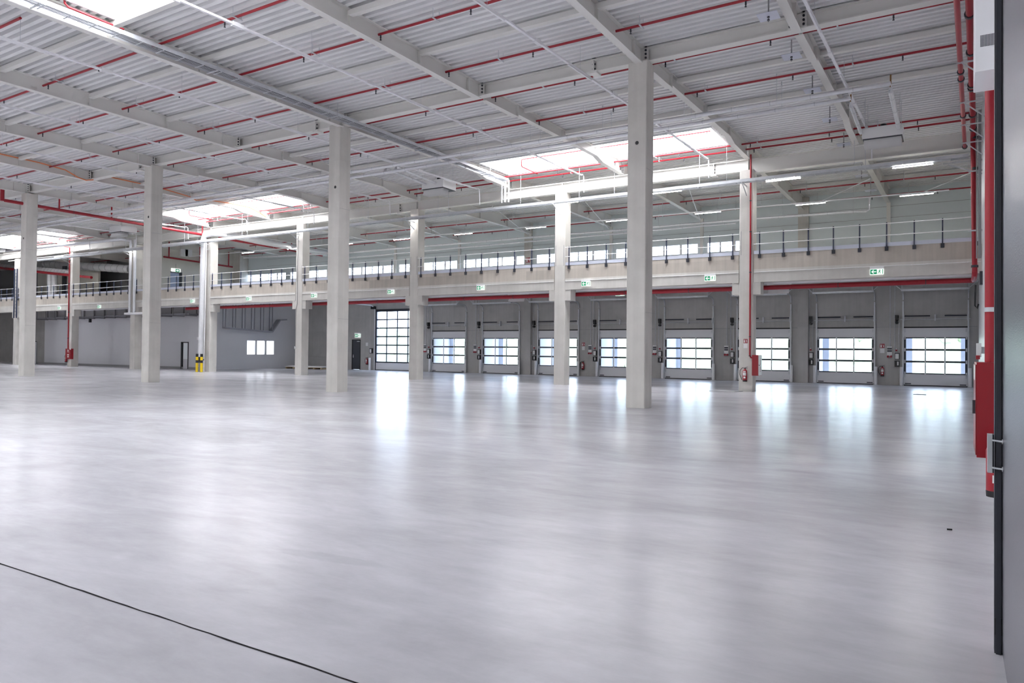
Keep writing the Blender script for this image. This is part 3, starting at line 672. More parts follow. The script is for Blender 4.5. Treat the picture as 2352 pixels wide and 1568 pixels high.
for i, s in enumerate((.9,3.2,5.6,9.)):
    c = b+d*s; g = MB(); wx = WX(c.y); g.bar((c.x-.08,c.y,c.z-.07),(wx,c.y,c.z-.07),.03,.04); g.bar((c.x+.05,c.y,c.z-.09),(wx,c.y,c.z-.55),.03,.03)
    tag(g.build('wall_console','galv'), 'galvanised wall console under the red pipes at the right wall, %s from the far end' % ORD[i], 'wall bracket', 'wall consoles')
c2 = Vector((-.1,30.45,8.55)); g = MB(); g.bar((-.35,30.45,8.55),(WX(30.4),30.45,8.55),.04,.05); g.bar((-.2,30.45,8.5),(WX(30.4),30.45,8.05),.04,.04)
tag(g.build('wall_console','galv'), 'galvanised wall console carrying the end of the mezzanine cable tray', 'wall bracket', 'wall consoles')
# red main and white gutter under the mezzanine edge
o = pipe_run('sprinkler_main_pipe', 'dark red main pipe hanging under the mezzanine edge', 'sprinkler pipe', [(xr,Y2+1.0,4.42),(-47,Y2+1.0,4.42)], .10, 'red', 3.1)
x = -2.
while x > -46: MB().tube([(x,Y2+1.,4.45),(x,Y2+1.,5.3)], .014, 5).build('hanger','galv',o); x -= 3.1
h = MB(); h.tube([(xr,e.y,4.6),(xr,e.y+.05,4.48),(xr,Y2+1.,4.42)], .09, 10); h.build('elbow','red',o,True)
for i in range(7):
    a, b = R2X[i]+.32, (R2E[i]-CW-.32 if i else WX(Y2)-.25)
    tag(box((a,Y2+.55,4.52),(b,Y2+.62,4.60)).build('light_channel','trunk'), 'white light channel under the mezzanine edge, %s bay from the right' % ORD[i], 'light channel', 'light channels under the mezzanine', 'thing')
# insulated pipes hung along the back of the mezzanine
za = 8.85
o = pipe_run('heating_pipe', 'silver pipe pair along the upper back wall, longer run', 'heating pipe', [at(1990,484,'Y',40.)-Vector((0,0,0)), at(1737,502,'Y',40.), at(800,580,'Y',40.), at(560,592,'Y',40.)], .07, group='silver pipes of the mezzanine')
q = at(1990,484,'Y',40.)
t = MB(); t.tube([q,(q.x+.12,q.y,q.z+.06),(q.x+.14,q.y,q.z+.7)], .045, 8); t.build('riser','foil',o,True)
for i in range(14):
    c = at(1960,486,'Y',40.).lerp(at(600,590,'Y',40.), i/13); MB().tube([c,(c.x,c.y,DECK)], .01, 4).build('hanger','galv',o)
pipe_run('heating_pipe', 'silver pipe pair along the upper back wall, lower run', 'heating pipe', [at(1690,512,'Y',40.3), at(800,592,'Y',40.3)], .05, group='silver pipes of the mezzanine')
# thin diagonal roof braces over the mezzanine
for i, (p, q) in enumerate([((1999,410),(1890,460)),((2240,392),(2110,446)),((1285,326),(1,1)),]):
    if i == 2: break
    a = at(*p,'Y',34.0); b = at(*q,'Y',41.5)
    tag(MB().tube([a,b],.022,6).build('roof_brace','whitemetal'), ['thin white diagonal brace under the mezzanine roof, right of the hose cabinet column','thin grey diagonal brace under the mezzanine roof beside the red riser'][i], 'brace', 'diagonal roof braces')
for i in range(4):
    xa, xb = [(-11.2,-13.0),(-17.0,-19.0),(-22.6,-24.9),(-29.,-31.1)][i]
    tag(MB().tube([(xa,34.6,9.9),(xb,42.8,9.55)],.022,6).build('roof_brace','whitemetal'), 'thin white diagonal brace under the mezzanine roof, %s left of the hose cabinet column' % ORD[i], 'brace', 'diagonal roof braces')
# orange cable clipped along the seventh rafter
def ocable(lab, pts): tag(MB().tube(pts,.028,6).build('orange_cable','orange',None,True), lab, 'cable')
X0 = RAF[6][0]
ocable('orange cable clipped along a rafter at the left, bending down at the girder', [(X0+.13,9,10.34),(X0+.13,15,10.36),(X0+.13,17.4,10.33),(X0+.14,18.6,10.24),(X0+.14,19.2,10.0),(X0+.14,19.6,9.94),(X0+.6,19.7,9.93)])
X1 = lambda y: X0+.02*(y-19.6)/11
ocable('orange cable clipped along a rafter between near columns and skylight', [(X0+.14,20.2,10.36),(X0+.14,23.5,10.34),(X0+.14,25.3,10.2),(X0+.2,25.7,10.05),(X0+.2,26.3,10.2),(X0+.13,28.,10.3),(X0+.13,29.4,10.3),(X0+.13,30.2,10.1),(X0+.13,30.7,9.9)])
# ------------------------------------------------------------------ loading doors
DN = TB = ['the rightmost dock door'] + ['the %s dock door from the right' % k for k in ORD[1:8]]
def dock_door(i, x0, x1):
    zt = DTOP; yf = Y3-.045
    o = thing('door_%d'%(i+1), 'white sectional loading door with three rows of panes, '+DN[i], 'loading door', ((x0+x1)/2,Y3,0), kind='structure')
    zw0, zw1 = .64, 2.50; e = .11
    for nm, a, b in (('bottom_panel',.045,zw0-.02),('top_panel',zw1+.03,zt-.05)):
        box((x0,yf,a),(x1,yf+.05,b)).build(nm,'panel',o)
    box((x0,yf-.01,0),(x1,yf+.05,.045)).build('bottom_seal','black',o)
    box((x0,yf-.02,zt-.05),(x1,yf+.05,zt+.02)).build('top_seal','black',o)
    f = MB(); H = (zw1-zw0)/3
    for k in range(4):
        t = .03 if k in (0,3) else .05; z = zw0+H*k; f.box((x0+e,yf,z-t),(x1-e,yf+.05,z+t))
    f.build('dark_rail','dark',o)
    f = MB()
    for k in (1,2): x = x0+e+(x1-x0-2*e)*k/3; f.box((x-.032,yf-.004,zw0-.04),(x+.032,yf+.05,zw1+.04))
    f.build('mullion','whitemetal',o)
    for r in range(3):
        for c in range(3):
            a = x0+e+(x1-x0-2*e)*c/3+.02; b = x0+e+(x1-x0-2*e)*(c+1)/3-.02
            box((a,yf+.02,zw0+H*r+.02),(b,yf+.026,zw0+H*(r+1)-.02)).build('pane','glass',o)
    for s, xa, xb in ((0,x0,x0+e),(1,x1-e,x1)):
        st = box((xa,yf-.004,zw0-.02),(xb,yf+.05,zw1+.03)).build('side_stile','dark',o)
        h = MB()
        for z in [zw0-.12]+[zw0+H*k for k in range(4)]+[zt-.18]:
            xc = (xa+xb)/2; h.box((xc-.03,yf-.02,z-.09),(xc+.03,yf-.003,z+.09))
        h.build('hinge','galv',st)
    for s, x in ((-1,x0),(1,x1)):
        t = MB(); t.box((x-.035+s*.03,Y3-.12,0),(x+.035+s*.03,Y3-.0,4.42))
        pts = [(x+s*.03,Y3-.07,4.5),(x+s*.03,Y3-.11,4.72),(x+s*.03,Y3-.25,4.87),(x+s*.03,Y3-.5,4.92),(x+s*.03,Y3-1.3,4.94)]
        t.tube(pts, .035, 6); t.build('track','galv',o,True)
        b = MB(); xx = x+s*.03; b.tube([(xx,Y3-1.3,4.92),(xx+s*.0,Y3-1.3,5.3)],.02,5); b.tube([(xx,Y3-1.3,4.92),(xx+s*.40,Y3-1.3,5.3)],.02,5); b.build('track_strut','galv',o)
    box((x0-.06,Y3-1.34,4.86),(x1+.06,Y3-1.26,4.96)).build('cross_rail','galv',o)
    MB().tube([(x0-.15,Y3-.16,3.47),(x1+.12,Y3-.16,3.47)],.018,8).build('spring_shaft','galv',o)
    for a, b in ((x0+.02,x0+1.2),(x1-1.0,x1-.02)):
        MB().tube([(a,Y3-.10,3.64),(b,Y3-.10,3.64)],.032,8).build('spring','dark',o)
    m = MB()
    for x in (x0,(x0+x1)/2,x1): m.box((x-.03,Y3-.2,3.38),(x+.03,Y3-.02,3.70))
    m.build('bearing_plate','galv',o)
    m = MB(); m.box((x0-.40,Y3-.24,3.52),(x0-.24,Y3-.06,3.70)); m.tube([(x0-.32,Y3-.22,3.47),(x0-.32,Y3-.02,3.47)],.08,10); m.tube([(x0-.32,Y3-.22,3.30),(x0-.32,Y3-.02,3.30)],.07,10); m.build('motor','black',o)
    box((x0+.06,yf-.02,.08),(x0+.34,yf,.13)).build('corner_grip','dark',o); box((x1-.34,yf-.02,.08),(x1-.06,yf,.13)).build('corner_grip','dark',o)
    return o
for i, (x0, x1) in enumerate(DOOR):
    dock_door(i, x0, x1); L = TB[i]
    for s, x in (('left',x0-.10),('right',x1+.10)):
        g = thing('guard_post', 'short white guard post at the %s side of %s' % (s, L), 'guard post', (x,Y3-.16,0), 'guard posts beside the loading doors')
        MB().tube([(x,Y3-.24,0),(x,Y3-.24,.95),(x,Y3-.24,.97)],[.08,.08,.07],14).build('post','whitemetal',g,True)
        box((x-.12,Y3-.34,0),(x+.12,Y3-.14,.012)).build('base_plate','galv',g)
    x = x0-.30
    c = thing('door_control_box', 'black framed control box with white front at %s' % L, 'control box', (x,Y3-.1,1.35), 'door control boxes')
    box((x-.11,Y3-.13,1.36),(x+.11,Y3,1.70)).build('case','black',c); box((x-.09,Y3-.14,1.39),(x+.08,Y3-.13,1.66)).build('front','cream',c)
    c = thing('switch_box', 'black switch box with a pale handle at %s' % L, 'switch box', (x,Y3-.1,.98), 'dock switch boxes')
    box((x-.12,Y3-.15,.98),(x+.11,Y3,1.30)).build('case','black',c); box((x+.0,Y3-.17,1.05),(x+.07,Y3-.15,1.25)).build('handle','cream',c)
    c = thing('alarm_lamp', 'red signal lamp above the control box at %s' % L, 'signal lamp', (x-.04,Y3-.05,1.80), 'dock signal lamps')
    box((x-.08,Y3-.09,1.80),(x-.0,Y3,1.88)).build('base','red',c); MB().tube([(x-.04,Y3-.05,1.88),(x-.04,Y3-.05,1.95)],.035,8).build('cap','cream',c)
    xs = x0-.66
    c = thing('socket_panel', 'grey socket panel with two red sockets left of %s' % L, 'socket panel', (xs,Y3-.08,1.48), 'socket panels')
    box((xs-.12,Y3-.09,1.55),(xs+.12,Y3,2.05)).build('case','cream',c); b = MB(); b.box((xs-.11,Y3-.10,1.88),(xs+.11,Y3-.09,1.97)); b.box((xs-.11,Y3-.10,1.76),(xs+.11,Y3-.09,1.85)); b.build('flap','dark',c)
    b = MB()
    for dx in (-.07,.07): b.tube([(xs+dx,Y3-.15,1.50),(xs+dx,Y3-.03,1.54)],.055,10)
    b.build('socket','red',c)
    c = MB(); c.tube([(xs+.02,Y3-.03,2.05),(xs+.02,Y3-.03,5.3)],.02,6)
    tag(c.build('cable_conduit','galv'), 'grey vertical conduit above the socket panel at %s' % L, 'conduit', 'conduits on the dock wall')
    c = MB(); c.tube([(x-.12,Y3-.03,1.7),(x-.12,Y3-.03,5.3)],.018,6); c.tube([(x+.1,Y3-.05,1.7),(x+.06,Y3-.08,2.6),(x+.1,Y3-.1,3.3)],.014,5)
    tag(c.build('cable_conduit','galv'), 'grey conduit and cable above the control box at %s' % L, 'conduit', 'conduits on the dock wall')
# wall pilasters and seams
for i, x in enumerate([at(1845,872,'Y',Y3).x, at(1213,861,'Y',Y3).x]):
    tag(box((x-.28,Y3-.22,0),(x+.28,Y3,5.3)).build('wall_pilaster','wallcon'), ['concrete wall pilaster between the second and third loading doors from the right', 'concrete wall pilaster right of the two middle loading doors'][i], 'pilaster', kind='thing')
    tag(box((x-.28,Y3-.22,5.7),(x+.28,Y3,10.4)).build('upper_pilaster','concrete'), ['concrete pilaster on the upper wall behind the railing at right', 'concrete pilaster on the upper wall in the middle of the windows'][i], 'pilaster', kind='thing')
tag(box((-38,Y3-.004,3.06),(1,Y3,3.085)).build('trim_2','grey'), 'horizontal seam in the dock wall at door head height', 'wall seam', kind='structure')
for i, x in enumerate(POSTX[:7]):
    if i in (1,4): continue
    tag(box((x-.09,Y3-.16,5.7),(x+.09,Y3,9.72)).build('wall_post','steel'), 'slim grey steel post on the upper wall, %s from the right' % ORD[[0,0,1,2,0,3,4][i]], 'steel post', 'steel posts of the upper wall', 'thing')
# tall glazed door
x0, x1, zt = TALL
o = thing('door_9', 'tall glazed sectional door with six rows of panes behind the third mezzanine column', 'loading door', ((x0+x1)/2,Y3,0), kind='structure'); yf = Y3-.045
box((x0+.02,yf,.05),(x1-.02,yf+.05,.64)).build('bottom_panel','panel',o); box((x0,yf-.01,0),(x1,yf+.05,.05)).build('bottom_seal','black',o)
H = (zt-.15-.64)/6; f = MB(); g = MB()
for k in range(7): z = .64+H*k; f.box((x0+.08,yf,z-.05),(x1-.08,yf+.05,z+.05))
for k in range(5): x = x0+.1+(x1-x0-.2)*k/4; g.box((x-.04,yf-.004,.62),(x+.04,yf+.05,zt-.12))
f.build('dark_rail','navy',o); g.build('mullion','navy',o)
for r in range(6):
    for c in range(4):
        a = x0+.1+(x1-x0-.2)*c/4+.02; b = x0+.1+(x1-x0-.2)*(c+1)/4-.02
        box((a,yf+.02,.64+H*r+.02),(b,yf+.026,.64+H*(r+1)-.02)).build('pane','glass',o)
box((x0,yf,zt-.13),(x1,yf+.05,zt)).build('top_seal','dark',o)
for s, x in ((-1,x0),(1,x1)):
    box((x-.08 if s>0 else x,yf-.02,0),(x if s>0 else x+.08,yf+.05,zt)).build('side_stile','dark',o)
    MB().tube([(x+s*.05,Y3-.06,0),(x+s*.05,Y3-.06,4.75),(x+s*.05,Y3-.2,5.0),(x+s*.05,Y3-.6,5.1),(x+s*.05,Y3-4.5,5.15)],.045,6).build('track','whitemetal',o,True)
box((x0-.3,Y3-.3,zt+.02),(x0+.02,Y3-.02,zt+.25)).build('motor','black',o)
x = x0-.4
c = thing('door_control_box', 'white door control box left of the tall glazed door', 'control box', (x,Y3-.1,1.3), 'door control boxes')
box((x-.13,Y3-.13,1.32),(x+.13,Y3,1.72)).build('case','black',c); box((x-.09,Y3-.14,1.36),(x+.08,Y3-.13,1.66)).build('front','cream',c)
g = thing('guard_post', 'short white metal guard post left of the tall glazed door', 'guard post', (x0-.35,Y3-.3,0), 'guard posts beside the loading doors')
MB().tube([(x0-.35,Y3-.3,0),(x0-.35,Y3-.3,.97)],.09,14).build('post','whitemetal',g,True)
# personnel door
x0, x1, zt = PD
o = thing('door_10', 'narrow anthracite personnel door left of the tall glazed door', 'door', ((x0+x1)/2,Y3,0), kind='structure')
f = MB(); f.box((x0,Y3-.03,0),(x0+.06,Y3+.1,zt)); f.box((x1-.06,Y3-.03,0),(x1,Y3+.1,zt)); f.box((x0,Y3-.03,zt-.06),(x1,Y3+.1,zt)); f.build('door_frame','black',o)
box((x0+.06,Y3+.01,.01),(x1-.06,Y3+.06,zt-.06)).build('leaf','dark',o)
h = MB(); h.tube([(x0+.14,Y3,1.05),(x0+.14,Y3-.06,1.05),(x0+.26,Y3-.06,1.05)],.012,6); h.box((x0+.11,Y3-.003,.95),(x0+.17,Y3+.01,1.2)); h.build('handle','galv',o)
MB().box((x1-.36,Y3-.05,zt-.18),(x1-.1,Y3+.01,zt-.12)).build('closer','galv',o)
# ------------------------------------------------------------------ exit signs
def flat(mb, pts, y, t=.004, m=None): mb.prism([(p[0],p[1]) for p in pts],'Y',y-t,y,m)
def running_man(mb, cx, cz, s, y, m=None):
    ring = [(cx+.06*s+.09*s*math.cos(a*PI/5), cz+.36*s+.09*s*math.sin(a*PI/5)) for a in range(10)]; flat(mb, ring, y, .004, m)
    def limb(a, b, w):
        a = Vector((a[0]*s+cx,a[1]*s+cz)); b = Vector((b[0]*s+cx,b[1]*s+cz)); d = (b-a).normalized(); n = Vector((-d.y,d.x))*w*s/2
        flat(mb, [a-n,b-n,b+n,a+n], y, .004, m)
    limb((.03,.26),(-.06,-.04),.17); limb((.02,.24),(-.22,.16),.07); limb((-.22,.16),(-.26,.0),.07); limb((.04,.24),(.20,.08),.07); limb((.20,.08),(.32,.16),.07)
    limb((-.04,-.02),(.16,-.14),.10); limb((.16,-.14),(.10,-.42),.09); limb((-.08,-.02),(-.14,-.26),.10); limb((-.14,-.26),(-.40,-.30),.09)
def exit_sign(x, y, z, label, w=.48, h=.22, right=False):
    """lit emergency exit sign: white housing, green arrow field and running figure"""
    o = thing('exit_sign', label, 'exit sign', (x,y,z-h/2), 'green lit exit signs')
    box((x-w/2,y-.09,z+h*.45),(x+w/2,y,z+h*.45+.09)).build('housing','white',o)
    box((x-w/2,y-.055,z-h*.55),(x+w/2,y-.035,z+h*.45)).build('face','signwhite',o)
    g = MB(); yy = y-.056
    ax = x-w*.23; flat(g, [(ax-w*.24,z-h*.45),(ax+w*.24,z-h*.45),(ax+w*.24,z+h*.38),(ax-w*.24,z+h*.38)], yy)
    g.build('green_field','green',o)
    a = MB(); yy = y-.0605; s = h*.36; zc = z-h*.035
    flat(a, [(ax-s*1.0,zc),(ax-s*.1,zc+s*.9),(ax+s*.25,zc+s*.9),(ax-s*.35,zc+s*.2),(ax+s*1.1,zc+s*.2),(ax+s*1.1,zc-s*.2),(ax-s*.35,zc-s*.2),(ax+s*.25,zc-s*.9),(ax-s*.1,zc-s*.9)], yy)
    a.build('arrow','signwhite',o)
    m = MB(); running_man(m, x+w*.20, z-.01, h*.9, y-.056); flat(m, [(x+w*.40,z-h*.45),(x+w*.45,z-h*.45),(x+w*.45,z+h*.38),(x+w*.40,z+h*.38)], y-.056); m.build('running_figure','green',o)
    return o
ESL = ['on the beam over the two rightmost loading doors', 'on the beam left of the hose cabinet column', 'on the beam right of the second mezzanine column', 'on the beam between the second and third mezzanine columns', 'on the beam left of the third mezzanine column',
       'on the beam just right of the fourth mezzanine column', 'on the beam between the fourth and fifth mezzanine columns', 'on the beam left of the foil wrapped pipe', 'on the beam right of the far left hose cabinet', 'on the beam left of the far left hose cabinet']
for (px, py), l in zip([(2014,623.5),(1631.5,638.5),(1346.5,651),(1104.5,660.5),(898.5,669.5),(722,678.5),(572,686),(442.5,691),(228.5,704),(137,707)], ESL):
    p = at(px, py, 'Y', Y2-.02); exit_sign(p.x, Y2, p.z, 'green lit exit sign '+l)
p = at(1425,674,'Y',Y3-3.2); o = exit_sign(p.x, Y3-3.2, p.z, 'green lit exit sign hanging under the mezzanine left of the tallest column', .58, .26)
MB().tube([(p.x,Y3-3.23,p.z+.2),(p.x,Y3-3.23,5.3)],.012,5).build('suspension_rod','galv',o)
p = at(822.5,770,'Y',Y3); exit_sign(p.x, Y3, p.z, 'green lit exit sign above the anthracite personnel door', .62, .30)
# ------------------------------------------------------------------ fire extinguishers and their signs
def extinguisher(x, y, z, label, s=1., dx=-1):
    """red cylinder with black base, valve, lever and hose; hangs at the wall behind (larger y)"""
    o = thing('fire_extinguisher', label, 'fire extinguisher', (x,y,z), 'fire extinguishers'); r = .085*s; h = .52*s
    b = MB(); b.tube([(x,y,z+.05*s),(x,y,z+h*.80),(x,y,z+h*.88),(x,y,z+h*.93),(x,y,z+h*.98)],[r,r,r*.8,r*.42,r*.36],18); b.build('cylinder','red',o,True)
    MB().tube([(x,y,z),(x,y,z+.055*s)],[r*.98,r*1.02],18).build('base','black',o)
    l = MB(); n = 9
    for za, zb, wid in ((.24,.36,1.),(.13,.20,.6),(.38,.42,.8)):
        vs = []
        for k in range(n):
            t = -PI/2+wid*(k/(n-1)-.5)*1.5
            for zz in (za,zb): vs.append((x+math.cos(t)*r*1.015, y+math.sin(t)*r*1.015, z+zz*s))
        l.add(vs, [(2*k,2*k+2,2*k+3,2*k+1) for k in range(n-1)])
    l.build('print','cream',o)
    v = MB(); v.tube([(x,y,z+h*.97),(x,y,z+h*1.05)],.028*s,8); v.bar((x-.01,y,z+h*1.05),(x+.11*s,y-.02,z+h*1.13),.025*s,.012*s); v.bar((x-.01,y,z+h*1.03),(x+.10*s,y-.02,z+h*1.02),.025*s,.012*s); v.build('valve','black',o)
    q = MB(); q.tube([(x+dx*.02,y,z+h*1.03),(x+dx*.10*s,y-.02,z+h*1.05),(x+dx*.19*s,y-.02,z+h*.85),(x+dx*.20*s,y-.02,z+h*.55),(x+dx*.15*s,y-.03,z+h*.3),(x+dx*.105*s,y-.03,z+h*.12)],.013*s,6); q.build('hose','black',o,True)
    box((x-.03,y+r*.9,z+h*.55),(x+.03,y+r+.03*s,z+h*.75)).build('bracket','dark',o)
    return o
def ext_sign(x, y, z, label, w=.22, notice=True, where=None):
    o = thing('fire_sign', 'small red and white fire sign '+label, 'safety sign', (x,y-.004,z-w/2), 'red fire extinguisher signs')
    box((x-w/2,y-.006,z-w/2),(x+w/2,y,z+w/2)).build('board','red',o)
    m = MB(); yy = y-.0065
    flat(m, [(x-w*.40,z-w*.38),(x-w*.08,z-w*.38),(x-w*.08,z+w*.12),(x-w*.16,z+w*.22),(x-w*.32,z+w*.22),(x-w*.40,z+w*.12)], yy)          # cylinder
    flat(m, [(x-w*.40,z+w*.28),(x-w*.10,z+w*.28),(x-w*.10,z+w*.36),(x-w*.40,z+w*.36)], yy)
    flat(m, [(x+w*.05,z+w*.12),(x+w*.12,z+w*.36),(x+w*.16,z+w*.12)], yy); flat(m, [(x+w*.18,z-w*.30),(x+w*.38,z-w*.30),(x+w*.34,z+w*.15),(x+w*.28,z+w*.36),(x+w*.22,z+w*.15)], yy)   # flames
    m.build('pictogram','cream',o)
    if notice: tag(box((x-w*.48,y-.004,z-w*1.75),(x+w*.48,y,z-w*.62)).build('notice','cream'), 'white paper notice below the fire sign '+label, 'notice', 'white notices')
    return o
for (px, py), (sx, sy), l in (((2026.7,864),(2026.5,794),'between the two rightmost doors'), ((1338.6,851),(1340,790.5),'left of the tallest column'), ((842.5,839),(842.5,0),'beside the personnel door')):
    p = at(px, py, 'Y', Y3-.11); extinguisher(p.x, Y3-.11, max(.42,p.z), 'small red fire extinguisher on the dock wall '+l)
    if sy: q = at(sx, sy, 'Y', Y3); ext_sign(q.x, Y3, q.z, 'on the dock wall '+l)
q = at(843,790,'Y',Y3); tag(box((q.x-.12,Y3-.02,q.z-.15),(q.x+.12,Y3,q.z+.12)).build('notice','cream'), 'white paper notice beside the personnel door', 'notice', 'white notices')
p = at(1711,876,'Y',Y2-.11); extinguisher(p.x, Y2-.115, p.z, 'red fire extinguisher on the front of the hose cabinet column', 1.05)
q = at(1712.5,783,'Y',Y2); ext_sign(q.x, Y2, q.z, 'on the front of the hose cabinet column', .17)
q = at(1213,597,'Y',Y3-.22); ext_sign(q.x, Y3-.22, q.z, 'on the upper pilaster behind the mezzanine railing', .34, False)
# hose cabinets
def hose_cabinet(x, y, z, wx, wy, wz, label, sx):
    """red box on a column flank; the printed front faces along x (sx = +1/-1)"""
    o = thing('hose_cabinet', label, 'hose cabinet', (x+wx/2,y+wy/2,z), 'red hose cabinets')
    box((x,y,z),(x+wx,y+wy,z+wz)).build('case','redbox',o); xf = x+wx if sx > 0 else x
    box((xf,y+.01,z+.01),(xf+sx*.012,y+wy-.01,z+wz-.01)).build('door','white',o)
    m = MB(); xm = xf+sx*.0125
    for k in range(8): m.box((xm,y+wy*.42,z+wz*(.52+.04*k)),(xm+sx*.002,y+wy*.58,z+wz*(.545+.04*k)))
    for k in range(5): m.box((xm,y+wy*.36,z+wz*(.18+.055*k)),(xm+sx*.002,y+wy*.64,z+wz*(.205+.055*k)))
    m.build('lettering','redbox',o)
    MB().tube([(xf,y+.06,z+wz*.5),(xf+sx*.04,y+.06,z+wz*.5)],.02,8).build('knob','dark',o)
    return o
x = R2X[0]
hose_cabinet(x-.015, Y2-.085, .68, .26, .60, .86, 'hose cabinet with red side and white front on the column flank at right', 1)
o = pipe_run('riser_pipe', 'thin red pipe running down the front of the hose cabinet column', 'sprinkler pipe', [(x-.11,Y2-.05,9.95),(x-.11,Y2-.05,1.52),(x-.07,Y2-.05,1.44),(x+.0,Y2-.05,1.42)], .034, 'red', 0)
k = MB()
for z in (1.5,2.3,5.0,6.7,8.0,8.9): k.tube([(x-.11,Y2-.05,z-.02),(x-.11,Y2-.05,z+.02)],.045,8); k.box((x-.125,Y2-.05,z-.012),(x-.095,Y2,z+.012))
k.build('pipe_clamp','dark',o)
x = R2X[6]
o = thing('hose_cabinet', 'red hose cabinet with white hose symbol on the far left column', 'hose cabinet', (x-.2,Y2-.13,.60), 'red hose cabinets')
box((x-.42,Y2-.22,.62),(x+.36,Y2,1.46)).build('case','redbox',o); box((x-.36,Y2-.235,.66),(x+.33,Y2-.22,1.43)).build('door','redbox',o)
m = MB(); yy = Y2-.2352
flat(m, [(x-.07,1.16),(x-.03,1.16),(x-.03,1.24),(x+.03,1.24),(x+.06,1.28),(x+.06,1.35),(x+.02,1.38),(x-.07,1.38)], yy); flat(m, [(x+.09,1.12),(x+.13,1.12),(x+.13,1.32),(x+.09,1.26)], yy)
flat(m, [(x-.12,.93),(x+.16,.93),(x+.16,1.01),(x-.12,1.01)], yy); flat(m, [(x-.08,.76),(x+.12,.76),(x+.12,.88),(x-.08,.88)], yy); m.build('lettering','cream',o)
box((x+.24,Y2-.24,1.38),(x+.38,Y2-.2,1.48)).build('lamp','cream',o)
o = pipe_run('riser_pipe', 'thin red pipe running down the far left column to its hose cabinet', 'sprinkler pipe', [(x-.9,Y2-1.2,10.2),(x-.9,Y2-.7,9.75),(x-.38,Y2-.05,9.6),(x-.38,Y2-.05,1.45)], .045, 'red', 0)
k = MB()
for z in (2.3,4.4,6.7,8.6): k.tube([(x-.38,Y2-.05,z-.03),(x-.38,Y2-.05,z+.03)],.06,8); k.box((x-.395,Y2-.05,z-.012),(x-.365,Y2,z+.012))
k.build('pipe_clamp','dark',o)
extinguisher(x-.52, Y2-.11, .36, 'red fire extinguisher hanging left of the far left hose cabinet', 1.05)
# conduit and switch on the fourth mezzanine column, holders on top of railings
x = R2X[3]-CW+.16
o = thing('cable_conduit', 'thin conduit with a switch running down the fourth mezzanine column', 'conduit', (x,Y2-.02,1.9))
MB().tube([(x,Y2-.02,9.0),(x,Y2-.02,4.9),(x+.02,Y2-.02,4.4),(x-.08,Y2-.02,4.1),(x-.10,Y2-.02,1.75)],.014,5).build('pipe','grey',o,True)
box((x-.15,Y2-.06,1.6),(x-.06,Y2,1.76)).build('switch','cream',o)
# ------------------------------------------------------------------ foreground at the right wall
# steel sliding door
XD0, YD = .222, 4.72
o = thing('sliding_fire_door', 'brushed steel sliding fire door with a black edge at the right margin', 'sliding door', (.26,3.,0), kind='thing')
box((XD0,.6,.012),(.30,YD,5.0)).build('door_leaf','brushed',o)
e = MB(); e.box((.187,YD-.015,.0),(.305,YD+.06,5.0)); e.box((.193,YD-.03,0),(.216,YD-.015,5.0)); e.build('edge_profile','dark',o)
g = MB(); g.box((.187,YD-.018,.10),(.222,YD-.012,.19)); g.tube([(.2,YD-.024,.20),(.2,YD-.01,.20)],.006,8); g.build('floor_guide','black',o)
hx0 = at(2268,1040,'Y',YD-.03).x; hx1 = at(2283,1040,'Y',YD-.03).x; z1 = at(2275,997,'Y',YD-.03).z; z0 = at(2275,1085,'Y',YD-.03).z
h = MB(); h.box((hx0,YD-.04,z0),(hx0+.022,YD+.02,z1)); hh = h.build('handle','galv',o)
b = MB(); b.box((hx0+.022,YD-.035,z0),(hx1,YD+.02,z1)); b.build('handle_back','dark',hh)
b = MB()
for z in (z0+.03,z1-.03): b.tube([(hx0+.02,YD-.05,z),(XD0,YD-.06,z-.004)],.005,8); b.tube([(XD0-.004,YD-.06,z-.004),(XD0+.002,YD-.06,z-.004)],.014,10)
b.build('handle_bolt','galv',hh)
# red hose cabinet on the right wall
x0, y0 = .17, 7.6; zz0, zz1 = at(2242,1050,'Y',y0).z, at(2242,832,'Y',y0).z
o = thing('hose_cabinet', 'large red hose cabinet on the right wall beside the steel sliding door', 'hose cabinet', (.32,8.0,zz0), 'red hose cabinets')
box((x0,y0,zz0),(WX(8),y0+.80,zz1)).build('case','redbox',o)
box((x0-.008,y0+.02,zz0+.02),(x0,y0+.78,zz1-.02)).build('door','redbox',o)
box((x0-.012,y0+.1,zz1-.16),(x0-.008,y0+.5,zz1-.03)).build('label','cream',o)
box((x0-.03,y0+.08,zz0+.38),(x0-.008,y0+.12,zz0+.50)).build('latch','dark',o)
# extinguisher in front of it
p = at(2276,1138,'Y',7.25)
extinguisher(.305, 7.25, .43, 'red fire extinguisher with black base half hidden by the steel sliding door', .92, 1)
tag(box((.26,7.33,.66),(WX(7.3),7.37,.80)).build('wall_bracket','dark'), 'dark bracket holding the extinguisher behind the sliding door', 'wall bracket', kind='thing')
